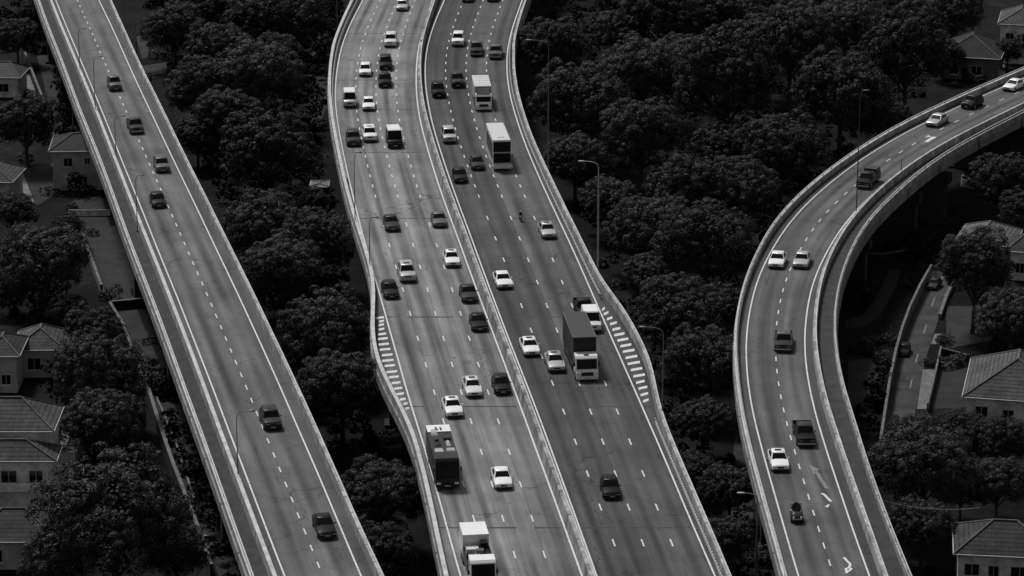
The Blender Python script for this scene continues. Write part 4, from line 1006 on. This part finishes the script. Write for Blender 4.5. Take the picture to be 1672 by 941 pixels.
# ------------------------------------------------------------------ houses
def house(label, px, py, ze, w, d, rz, rh, ridge, wm, rm, wins=(), over=.45, doors=(), name='house', chim=False, cat='house'):
    c = P(px, py, ze); t = thing(name, label, cat, (c.x, c.y, GZ), R(rz)); hz = ze - GZ
    b = MB(); b.box(-w/2, w/2, -d/2, d/2, 0, hz); b.build('wall', wm, t)
    W2, D2 = w/2 + over, d/2 + over
    e = [(-W2, -D2), (W2, -D2), (W2, D2), (-W2, D2)]
    if w >= d: ra, rb = Vector((-ridge/2, 0, hz + rh)), Vector((ridge/2, 0, hz + rh))
    else: ra, rb = Vector((0, -ridge/2, hz + rh)), Vector((0, ridge/2, hz + rh))
    E = [Vector((x, y, hz + .02)) for x, y in e]; Bt = [Vector((x, y, hz - .12)) for x, y in e]
    m = MB()
    def sl(pts):
        o = pts[0]; ux = (pts[1] - pts[0]).normalized()
        n = ux.cross(pts[2] - pts[0]).normalized(); vy = n.cross(ux)
        m.poly(pts, [((p - o).dot(ux), (p - o).dot(vy)) for p in pts])
    if w >= d:
        sl([E[0], E[1], rb, ra]); sl([E[2], E[3], ra, rb]); sl([E[1], E[2], rb]); sl([E[3], E[0], ra])
    else:
        sl([E[1], E[2], rb, ra]); sl([E[3], E[0], ra, rb]); sl([E[0], E[1], ra]); sl([E[2], E[3], rb])
    for i in range(4):
        j = (i + 1) % 4; m.poly([Bt[i], Bt[j], E[j], E[i]], [(0, 0)] * 4)
    m.poly(Bt[::-1], [(0, 0)] * 4)
    rf = m.build('roof', rm, t)
    q = MB()
    for i, pk in enumerate((ra, rb, rb, ra) if w >= d else (ra, ra, rb, rb)): q.tube([E[i] + Vector((0, 0, .04)), pk + Vector((0, 0, .04))], .09, 6)
    if (ra - rb).length > .1: q.tube([ra + Vector((0, 0, .05)), rb + Vector((0, 0, .05))], .1, 6)
    q.build('ridge_tiles', M['conc_pale'], rf)
    q = MB(); G = .06
    for i in range(4):
        j = (i + 1) % 4; q.tube([(e[i][0] * 1.004, e[i][1] * 1.004, hz - .04), (e[j][0] * 1.004, e[j][1] * 1.004, hz - .04)], G, 6)
    q.build('gutter', M['white_trim'], t)
    if chim:
        q = MB(); q.box(ra.x - .25, ra.x + .25, .2, .7, hz + rh * .4, hz + rh + .5); q.build('chimney', M['conc_dull'], rf)
    for side, u, z, ww, hh in wins:
        if side == 'S': xf = Matrix.Translation((u, -d/2, z))
        elif side == 'W': xf = Matrix.Translation((-w/2, u, z)) @ Matrix.Rotation(R(-90), 4, 'Z')
        else: xf = Matrix.Translation((w/2, u, z)) @ Matrix.Rotation(R(90), 4, 'Z')
        f = MB()
        f.box(-ww/2 - .08, -ww/2, -.06, .02, -.08, hh + .08); f.box(ww/2, ww/2 + .08, -.06, .02, -.08, hh + .08)
        f.box(-ww/2, ww/2, -.06, .02, hh, hh + .08); f.box(-ww/2, ww/2, -.06, .02, -.08, 0); f.box(-.025, .025, -.05, .02, 0, hh)
        fo = f.build('window', M['white_trim'], t); fo.matrix_local = xf
        f = MB(); f.box(-ww/2, ww/2, -.02, .0, 0, hh); f.build('pane', M['pane'], fo)
        f = MB(); f.box(-ww/2 - .15, ww/2 + .15, -.16, -.005, -.15, -.082); f.build('sill', M['plaster'], fo)
    for u, ww, hh in doors:
        f = MB(); f.box(u - ww/2, u + ww/2, -d/2 - .05, -d/2 + .01, .02, hh); f.build('door', M['trim'], t)
    return t
house('two-storey cream house with dark hip roof tucked under the left viaduct', 133, 235, -3.4, 7.4, 7.0, 3, 1.5, 2.2, M['plaster_dull'], M['roof_black'], [('S', -1.6, 3.4, 1.1, 1.1), ('S', 1.0, 3.6, .7, .9), ('S', -.6, .7, 1.4, 1.2), ('W', -1.8, 3.4, .9, 1.1), ('W', 1.2, 3.4, .9, 1.1)])
house('white bungalow with grey gable roof at the upper left edge', 2, 118, -5.8, 6.4, 6.0, -4, 1.6, 3.0, M['plaster'], M['roof_mid'], [('S', .9, .9, 1.6, 1.2), ('S', -1.8, .9, 1.2, 1.2)])
house('grey-roofed single-storey house at the left edge beside the paved drive', -10, 285, -5.6, 6.0, 6.6, -6, 1.8, 1.5, M['plaster_dull'], M['roof_mid'], [('S', 1.6, .9, 1.1, 1.1)])
house('bungalow with rippled grey hip roof below the round tree', 68, 556, -5.6, 5.0, 6.0, 2, 1.7, 1.4, M['plaster_dull'], M['roof_mid'], [('S', -.6, 1.0, 1.4, 1.3)])
house('old weathered house with pale lower wall at the left edge', 6, 566, -4.6, 3.6, 6.0, 0, 1.4, 1.2, M['plaster_dull'], M['roof_dark'], [('S', .6, 1.0, 1.0, 1.1)])
house('large villa block with broad grey tiled roof at the left edge', 16, 684, -1.4, 9.0, 6.6, 0, 2.3, 2.6, M['plaster'], M['roof_mid'], [('S', .4, 4.4, 1.5, 1.0)], chim=True)
h6 = house('front wing of the villa with two dark windows over a white balcony', 14, 741, -3.4, 9.2, 3.4, 0, 1.5, 3.6, M['plaster'], M['roof_mid'], [('S', .2, 3.2, 1.5, 1.2), ('S', 2.9, 3.2, 1.3, 1.2)])
b = MB(); b.box(-4.9, 4.9, -3.0, -1.71, 2.7, 2.9); b.box(-4.9, 4.9, -3.0, -2.85, 2.901, 3.5); b.box(4.75, 4.9, -2.849, -1.71, 2.901, 3.5); b.build('balcony', M['plaster'], h6)
house('lower wing of the villa with dark mossy tiled roof', 24, 862, -6.0, 8.6, 6.4, 0, 2.0, 2.2, M['plaster_dull'], M['roof_dark'], [('S', -1.5, .8, 1.4, 1.2)])
house('white flat-roofed annex beside the villa', 112, 722, -5.6, 2.0, 5.5, 0, .05, 4.0, M['plaster'], M['conc_pale'], over=.1, name='annex', cat='annex')
house('house with dark sweeping hip roof behind a white yard wall at upper right', 1588, 82, -5.4, 8.8, 9.6, -14, 2.6, 1.6, M['conc_pale'], M['roof_black'], [('S', -2.2, .8, 1.2, 1.3), ('S', 1.2, .8, 1.6, 1.4)], doors=((-.6, .9, 2.0),))
house('pale two-storey house with sloping roof in the top right corner', 1668, 30, -2.6, 6.0, 9.0, -12, 1.8, 3.0, M['plaster'], M['roof_mid'], [('S', -1.5, 3.6, 1.2, 1.3), ('S', 1.2, 3.6, 1.2, 1.3)])
house('house with pale grey hip roof behind the lone tree at right', 1614, 385, -5.4, 6.4, 7.0, -18, 1.6, 2.2, M['plaster'], M['roof_pale'], [('S', 0, .8, 1.2, 1.2)])
house('white-walled house with dark roof cut by the right edge', 1690, 402, -5.2, 6.0, 5.0, -12, 1.5, 2.4, M['plaster'], M['roof_dark'], [('S', -1.6, 1.0, 1.0, 1.2)])
house('house with large ribbed grey hip roof and white wall at middle right', 1662, 622, -4.2, 10.0, 12.0, -12, 3.0, 3.0, M['plaster'], M['roof_mid'], [('S', -3.4, 2.6, 1.2, 1.1), ('S', -.6, 2.4, 1.1, 1.1)])
house('cream house with dark ribbed hip roof in the bottom right corner', 1640, 884, -4.6, 8.6, 6.6, -7, 2.1, 2.2, M['plaster'], M['roof_dark'], [('S', -3.0, 2.2, 1.3, 1.1), ('S', -1.0, 2.2, .9, 1.0), ('S', 1.4, 1.6, 1.6, 1.6)])
for x, y, w, d, lb in ((522, 300, 2.2, 3.0, 'small flat grey shed left of the central viaduct, the farther one'), (518, 336, 2.6, 3.4, 'flat grey shed left of the central viaduct, the nearer one')):
    house(lb, x, y, -6.4, w, d, 0, .12, 1.0, M['conc_dull'], M['conc_pale'], over=.15, name='shed', cat='shed', doors=((0, .8, 1.9),))

# ------------------------------------------------------------------ trees
def leaf_cloud(lobes, clump_r, per, leaf, r):
    """leaf-sized faces set in small tufts over the lobes; returns verts, faces"""
    cen, out = [], []
    for c, rad in lobes:
        c = np.array(c); n = int(3.4 * (rad / clump_r) ** 2 * 1.25)
        d = r.normal(size=(n, 3)); d /= np.linalg.norm(d, axis=1)[:, None]
        d = d[d[:, 2] > -.55]
        p = c + d * rad * (.9 + .2 * r.random((len(d), 1)))
        keep = np.ones(len(p), bool)
        for c2, r2 in lobes:
            if c2 is c: continue
            dist = np.linalg.norm(p - np.array(c2), axis=1); keep &= ~((dist < r2 * .82) & (dist > 1e-6) & (np.linalg.norm(np.array(c2) - c) > 1e-6))
        cen.append(p[keep]); out.append(d[keep])
    cen = np.concatenate(cen); out = np.concatenate(out)
    sel = r.random(len(cen)) > .06
    cen, out = cen[sel], out[sel]
    N = len(cen); cr = clump_r * (.6 + .85 * r.random(N))
    d = r.normal(size=(N, per, 3)); d /= np.linalg.norm(d, axis=2)[..., None]
    d = d + out[:, None, :] * .6 + np.array([0, 0, .25]); d /= np.linalg.norm(d, axis=2)[..., None]
    p = cen[:, None, :] + d * (cr[:, None, None] * (.86 + .2 * r.random((N, per, 1))))
    nrm = d + r.normal(size=d.shape) * .22; nrm /= np.linalg.norm(nrm, axis=2)[..., None]
    p = p.reshape(-1, 3); nrm = nrm.reshape(-1, 3)
    a = np.cross(nrm, r.normal(size=nrm.shape)); a /= np.linalg.norm(a, axis=1)[:, None]; b = np.cross(nrm, a)
    L = leaf * (.7 + .6 * r.random((len(p), 1)))
    a *= L; b *= L * .62
    v = np.stack([p - a, p + b - a * .1, p + a, p - b - a * .1], 1).reshape(-1, 3)
    return v, len(p)
def quads_mesh(name, v, n, m, extra=None):
    me = bpy.data.meshes.new(name)
    me.vertices.add(len(v)); me.vertices.foreach_set('co', v.astype(np.float32).ravel())
    me.loops.add(n * 4); me.loops.foreach_set('vertex_index', np.arange(n * 4, dtype=np.int32))
    me.polygons.add(n); me.polygons.foreach_set('loop_start', np.arange(0, n * 4, 4, dtype=np.int32))
    me.update(calc_edges=True); me.materials.append(m)
    return me
R0 = 5.5; HC = 6.7
def tree_meshes(seed, nl, flat, leafm, leaf=.085, per=120, tall=0.0):
    r = np.random.default_rng(seed); lobes = [((0, 0, HC - .2), R0 * .68)]
    for i in range(nl):
        a = 2 * math.pi * (i * .382 + r.random() * .12); u = r.random() ** .6
        el = (-.5 + 1.6 * ((i + .5) / nl)); ce = math.cos(min(el, 1.45))
        dist = R0 * (.50 + .20 * r.random()); rad = R0 * (.28 + .17 * r.random())
        lobes.append(((dist * ce * math.cos(a), dist * ce * math.sin(a), HC + tall * max(0, el) + dist * math.sin(el) * flat), rad))
    v, n = leaf_cloud(lobes, .6, per, leaf, r)
    # loose inner leaves so the crown is dense but not solid
    k = 7000; d = r.normal(size=(k, 3)); d /= np.linalg.norm(d, axis=1)[:, None]
    li = r.integers(0, len(lobes), k); c = np.array([lobes[i][0] for i in li]); rd = np.array([lobes[i][1] for i in li])[:, None]
    p = c + d * rd * (.4 + .4 * r.random((k, 1))); nn = d + r.normal(size=d.shape) * .3; nn /= np.linalg.norm(nn, axis=1)[:, None]
    a = np.cross(nn, r.normal(size=nn.shape)); a /= np.linalg.norm(a, axis=1)[:, None]; b = np.cross(nn, a); a *= .17; b *= .15
    v2 = np.stack([p - a, p + b, p + a, p - b], 1).reshape(-1, 3)
    crown = quads_mesh('crown', np.concatenate([v, v2]), n + k, leafm)
    t = MB(); top = HC - R0 * .2
    t.tube([(0, 0, 0), (.05, .02, .5), (.1, .05, top * .55), (0, .1, top)], [.42, .3, .24, .14], 9)
    for (c, rad) in lobes[1:9]:
        z0 = top * (.4 + .35 * r.random()); q = Vector(c); s = Vector((.08, .04, z0))
        mid = s.lerp(q, .5) + Vector((0, 0, .35)); t.tube([s, mid, q], [.14, .09, .04], 6)
    me = t.build('trunk', M['bark']); tm = me.data; bpy.data.objects.remove(me)
    return crown, tm
VAR = [tree_meshes(1, 17, .80, M['leaf']), tree_meshes(2, 15, .72, M['leaf_pale']), tree_meshes(3, 19, .85, M['leaf'], .08), tree_meshes(4, 13, .66, M['leaf_pale'], .09), tree_meshes(5, 14, 1.0, M['leaf'], .085, 115, .8)]
def tree(px, py, r, var, label, group, up=0.0, name='tree', thin=1.0):
    k = r / (S(py, -1.5) * R0)
    for _ in range(3): zc = GZ + HC * k + up; k = r / (S(py, zc) * R0)
    p = P(px, py, GZ + HC * k + up)
    t = thing(name, label, 'tree', (p.x, p.y, GZ), random.uniform(0, 6.28), group)
    cm, tm = VAR[var]
    c = bpy.data.objects.new('crown', cm); COL.objects.link(c); c.parent = t
    q = bpy.data.objects.new('trunk', tm); COL.objects.link(q); q.parent = t
    kz = k * random.uniform(.94, 1.06) + up / HC
    c.scale = (k, k, k); c.location = (0, 0, up); q.scale = (k * thin, k * thin, k + up / HC)
    return t
GA, GB, GL, GR = 'trees between the left and central viaducts', 'trees between the central and right viaducts', 'trees among the houses on the left', 'trees among the houses on the right'
TREES = [
 (286, 50, 44, 0, 'rounded tree nearest the far left viaduct at the top', GA), (352, 18, 42, 2, 'tree cut by the top edge right of the rounded far-left tree', GA), (352, 78, 44, 1, 'tree in front of the top pair left of the grove', GA), (420, 28, 50, 0, 'broad tree at the top middle of the left grove', GA), (492, 34, 46, 2, 'tree at the top right end of the left grove beside the pole', GA), (455, 84, 34, 3, 'low bushy tree under the top right end of the left grove', GA),
 (420, 128, 66, 1, 'largest pale-topped tree of the left grove, above the middle', GA), (335, 150, 56, 2, 'dense tree beside the left viaduct opposite a grey pickup', GA), (372, 196, 52, 0, 'dark tree in the left grove between the pale-topped tree and the column-like tree', GA),
 (432, 252, 70, 2, 'tall full tree in the middle of the left grove, column-like', GA), (322, 225, 36, 3, 'shadowed low tree hard against the left viaduct parapet', GA), (430, 378, 62, 0, 'rounded tree opposite the short slim lamp of the central viaduct', GA), (512, 400, 58, 2, 'tree nearest the central viaduct opposite a silver SUV', GA), (462, 440, 58, 1, 'pale bushy tree between the left viaduct and a silver SUV', GA), (505, 330, 30, 3, 'small tree beside the grey sheds', GA),
 (538, 545, 68, 2, 'tall tree level with the left hatched bay, the farther of two', GA), (558, 640, 66, 0, 'tall tree beside the lower end of the left hatched bay, the nearer of two', GA), (500, 592, 34, 3, 'shadowed small tree under the left viaduct below the pair', GA),
 (626, 815, 66, 1, 'isolated round tree in the wedge left of the dark bus', GA), (610, 905, 52, 2, 'dark tree below the isolated round tree at the bottom', GA),
 (905, 84, 54, 0, 'round tree at the top of the right grove beside the tallest lamp', GB), (945, 176, 70, 2, 'broad tree right of the tallest lamp, upper half', GB), (940, 262, 48, 3, 'dark tree behind the tall pale lamp', GB), (1010, 52, 42, 3, 'dark tree at the top of the right grove, near the thin trunks', GB), (1075, 34, 60, 0, 'broad tree cut by the top edge in the right grove, the left one', GB), (1165, 30, 52, 2, 'tree cut by the top edge in the right grove, the middle one', GB), (1240, 22, 46, 1, 'tree cut by the top edge in the right grove, the right one', GB),
 (1050, 120, 62, 1, 'fine-leaved tree in the upper middle of the right grove', GB), (1110, 100, 48, 3, 'darker tree squeezed right of the fine-leaved one', GB), (1185, 140, 80, 4, 'tall dark tree showing a forked pale trunk in the right grove', GB), (1292, 74, 68, 0, 'large round tree top right of the forked-trunk tree', GB), (1380, 40, 46, 3, 'dark tree at the top edge left of the tall spreading one', GB), (1480, 92, 66, 4, 'tall spreading tree left of the dark-roofed upper house', GB), (1560, 24, 44, 2, 'dark tree behind the dark-roofed house at the top', GB), (1372, 158, 70, 2, 'broad tree behind the very tall slim lamp', GB), (1440, 200, 42, 3, 'shadowed tree in the angle of the right viaduct', GB),
 (1048, 224, 62, 0, 'round tree in the centre left of the right grove', GB), (1000, 330, 44, 3, 'low dark tree right of the tall pale lamp', GB), (1275, 246, 62, 1, 'pale-topped tree left of the right viaduct bend', GB), (1180, 240, 46, 3, 'dark tree in the hollow under the forked trunk', GB), (1130, 322, 66, 2, 'full tree in the middle of the right grove, upper of the big cluster', GB), (1205, 322, 62, 0, 'full tree close to the right viaduct bend, in the big cluster', GB), (1062, 378, 60, 1, 'pale tree on the left flank of the big cluster', GB), (1150, 402, 72, 2, 'largest tree in the heart of the big cluster', GB), (1060, 450, 40, 3, 'dark low tree left below the big cluster', GB),
 (1108, 520, 66, 0, 'round tree behind the street lamp by the right hatched bay', GB), (1150, 598, 62, 2, 'tree right of the street lamp by the right hatched bay', GB), (1165, 505, 44, 3, 'shadowed tree hard against the parapet of the right bend', GB), (1150, 690, 44, 3, 'shadowed tree at the foot of the right grove', GB), (1192, 800, 44, 3, 'dark tree in the gap beside the lamp post with bright head', GB), (1185, 888, 44, 0, 'dark tree in the gap at the bottom between the viaducts', GB), (1135, 770, 34, 3, 'small dark tree right of the empty carriageway', GB),
 (42, 205, 52, 0, 'dark tree between the white bungalow and the grey-roofed house', GL), (28, 60, 36, 3, 'dark bushy tree in the top left corner', GL), (18, 348, 38, 3, 'dark tree at the left edge above the round tree', GL), (74, 430, 70, 1, 'large round tree standing in the left yard', GL), (150, 545, 46, 2, 'small tree above the dense tree beside the bungalow', GL), (160, 615, 74, 0, 'dense tree right of the bungalow', GL), (165, 690, 62, 3, 'dark spreading tree below the dense one, right of the annex', GL), (188, 855, 118, 2, 'huge round tree in the bottom left corner', GL), (285, 905, 52, 1, 'tree in front of the huge one beside the lane wall', GL), (14, 470, 34, 3, 'dark tree at the left edge below the round tree', GL), (112, 372, 24, 2, 'small tree by the white yard wall below the two-storey house', GL), (112, 505, 30, 3, 'small dark tree right of the old weathered house', GL), (62, 20, 26, 3, 'small dark tree at the top left beside the far left viaduct', GL),
 (95, 915, 56, 3, 'dark tree at the bottom in front of the villa wing', GL),
 (1636, 300, 52, 0, 'leafy tree beside the lot right of the viaduct bend', GR), (1665, 345, 36, 2, 'tree cut by the right edge above the pale-roofed house', GR), (1592, 442, 60, 4, 'lone tree with forked trunk shading the service road', GR), (1652, 522, 58, 3, 'dark tree right of the sandy yard', GR), (1541, 92, 30, 2, 'small tree at the left corner of the dark-roofed upper house', GR), (1646, 86, 24, 0, 'small tree at the right corner of the dark-roofed upper house', GR), (1662, 66, 26, 3, 'dark tree in front of the pale house at the right edge', GR),
 (1508, 766, 84, 1, 'broad tree right of the faded road arrow', GR), (1572, 716, 46, 0, 'tree in front of the ribbed-roof house, the left one', GR), (1640, 724, 46, 2, 'tree in front of the ribbed-roof house, the right one', GR), (1506, 862, 54, 3, 'dark shaggy tree under the overhead cable', GR), (1630, 790, 50, 3, 'dark tree behind the bottom right house', GR), (1480, 716, 36, 2, 'small tree covering the near end of the service road', GR), (1570, 800, 40, 0, 'tree tucked between the broad tree and the bottom right house', GR),
]
for x, y, r, v, lb, gr in TREES: tree(x, y, r * (1.17 if gr in (GA, GB) else 1.1), v, lb, gr, up=2.0 if v == 4 else 0.0)

# low bushes
r9 = np.random.default_rng(9); BV = []
for i in range(3):
    lob = [((r9.normal() * .5, r9.normal() * .5, .35 + .3 * r9.random()), .5 + .25 * r9.random()) for _ in range(5)]
    v, n = leaf_cloud(lob, .28, 16, .12, r9); BV.append(quads_mesh('bush', v, n, M['leaf']))
BU = [(100, 88, 'top left under the viaduct'), (60, 178, 'beside the upper lane wall'), (118, 172, 'at the pier above the two-storey house'), (96, 196, 'in the lane above the two-storey house'), (40, 262, 'by the corner of the grey-roofed house'), (85, 318, 'left of the two-storey house'), (120, 340, 'under the window of the two-storey house'), (150, 384, 'on the walled yard, far side'), (190, 476, 'on the walled yard, near side'), (172, 486, 'by the end of the walled yard'), (236, 640, 'at the start of the tall lane wall'), (245, 560, 'beside the pier halfway down'), (1594, 134, 'before the white yard wall, upright'), (1560, 142, 'on the slope above the right viaduct'), (1620, 140, 'at the end of the white yard wall'),
      (1592, 300, 'on the lot near the leafy tree'), (1552, 345, 'right of the thick pier'), (1540, 362, 'in front of the thick pier'), (1470, 372, 'between two right piers'), (1480, 410, 'on the lot below the piers'), (1430, 405, 'below the second right pier'), (1510, 400, 'on the lot near the pale wall'), (1440, 430, 'under the right viaduct by the pale wall'), (1478, 468, 'beside the footpath top'), (1500, 440, 'left of the service road top'), (1425, 560, 'on the hedge strip, far'), (1440, 590, 'on the hedge strip, middle'), (1405, 575, 'at the yard under the viaduct'), (1452, 560, 'against the curved wall, far'), (1432, 640, 'against the curved wall, near'), (1540, 560, 'by the sandy yard'), (1516, 596, 'at the top of the pavement'), (1545, 600, 'in the dark garden'), (1575, 595, 'at the garden wall'), (1215, 720, 'in the gap by the right viaduct'), (1240, 915, 'at the foot of the lamp post'), (1105, 690, 'under the lamp by the hatched bay'), (1008, 470, 'at the foot of the tall pale lamp'), (880, 150, 'right of the upper central bend'), (520, 210, 'left of the central viaduct bend'), (508, 268, 'behind the farther shed'), (545, 330, 'right of the sheds'), (640, 720, 'below the left hatched bay'), (660, 880, 'left of the lowest truck'), (330, 880, 'beside the car in the lane'), (290, 850, 'inside the lane wall'), (240, 130, 'right of the far left viaduct'), (262, 96, 'at the small yard by the far left viaduct')]
for i, (x, y, lb) in enumerate(BU):
    o = bpy.data.objects.new('bush', BV[i % 3]); COL.objects.link(o)
    k = random.uniform(.55, 1.05); p = P(x, y, GZ); o.location = p; o.scale = (k * 1.15, k, k * .9); o.rotation_euler = (0, 0, random.uniform(0, 6))
    tag(o, 'low dark bush ' + lb, 'bush', 'bushes on the ground')

# undergrowth filling the groves (uncountable)
def undergrowth(polys, n, seed):
    r = np.random.default_rng(seed); pts = []
    for poly in polys:
        q = [P(x, y, GZ) for x, y in poly]; xs = [p.x for p in q]; ys = [p.y for p in q]; k = 0
        ar = abs(sum(q[i-1].x * q[i].y - q[i].x * q[i-1].y for i in range(len(q)))) / 2; cnt = min(n, int(ar * .45))
        while k < cnt:
            x, y = r.uniform(min(xs), max(xs)), r.uniform(min(ys), max(ys)); ins = False
            for i in range(len(q)):
                a, b = q[i], q[i - 1]
                if (a.y > y) != (b.y > y) and x < (b.x - a.x) * (y - a.y) / (b.y - a.y) + a.x: ins = not ins
            if ins: pts.append((x, y, GZ + r.random() ** 2 * 2.2)); k += 1
    p = np.array(pts); N = len(p); per = 40
    d = r.normal(size=(N, per, 3)); d[..., 2] = np.abs(d[..., 2]); d /= np.linalg.norm(d, axis=2)[..., None]
    sz = .5 + .8 * r.random((N, 1, 1)); q = (p[:, None, :] + d * sz * (.7 + .4 * r.random((N, per, 1)))).reshape(-1, 3)
    nn = d.reshape(-1, 3) + r.normal(size=q.shape) * .5; nn /= np.linalg.norm(nn, axis=1)[:, None]
    a = np.cross(nn, r.normal(size=nn.shape)); a /= np.linalg.norm(a, axis=1)[:, None]; b = np.cross(nn, a); L = .28; a *= L; b *= L * .7
    v = np.stack([q - a, q + b, q + a, q - b], 1).reshape(-1, 3)
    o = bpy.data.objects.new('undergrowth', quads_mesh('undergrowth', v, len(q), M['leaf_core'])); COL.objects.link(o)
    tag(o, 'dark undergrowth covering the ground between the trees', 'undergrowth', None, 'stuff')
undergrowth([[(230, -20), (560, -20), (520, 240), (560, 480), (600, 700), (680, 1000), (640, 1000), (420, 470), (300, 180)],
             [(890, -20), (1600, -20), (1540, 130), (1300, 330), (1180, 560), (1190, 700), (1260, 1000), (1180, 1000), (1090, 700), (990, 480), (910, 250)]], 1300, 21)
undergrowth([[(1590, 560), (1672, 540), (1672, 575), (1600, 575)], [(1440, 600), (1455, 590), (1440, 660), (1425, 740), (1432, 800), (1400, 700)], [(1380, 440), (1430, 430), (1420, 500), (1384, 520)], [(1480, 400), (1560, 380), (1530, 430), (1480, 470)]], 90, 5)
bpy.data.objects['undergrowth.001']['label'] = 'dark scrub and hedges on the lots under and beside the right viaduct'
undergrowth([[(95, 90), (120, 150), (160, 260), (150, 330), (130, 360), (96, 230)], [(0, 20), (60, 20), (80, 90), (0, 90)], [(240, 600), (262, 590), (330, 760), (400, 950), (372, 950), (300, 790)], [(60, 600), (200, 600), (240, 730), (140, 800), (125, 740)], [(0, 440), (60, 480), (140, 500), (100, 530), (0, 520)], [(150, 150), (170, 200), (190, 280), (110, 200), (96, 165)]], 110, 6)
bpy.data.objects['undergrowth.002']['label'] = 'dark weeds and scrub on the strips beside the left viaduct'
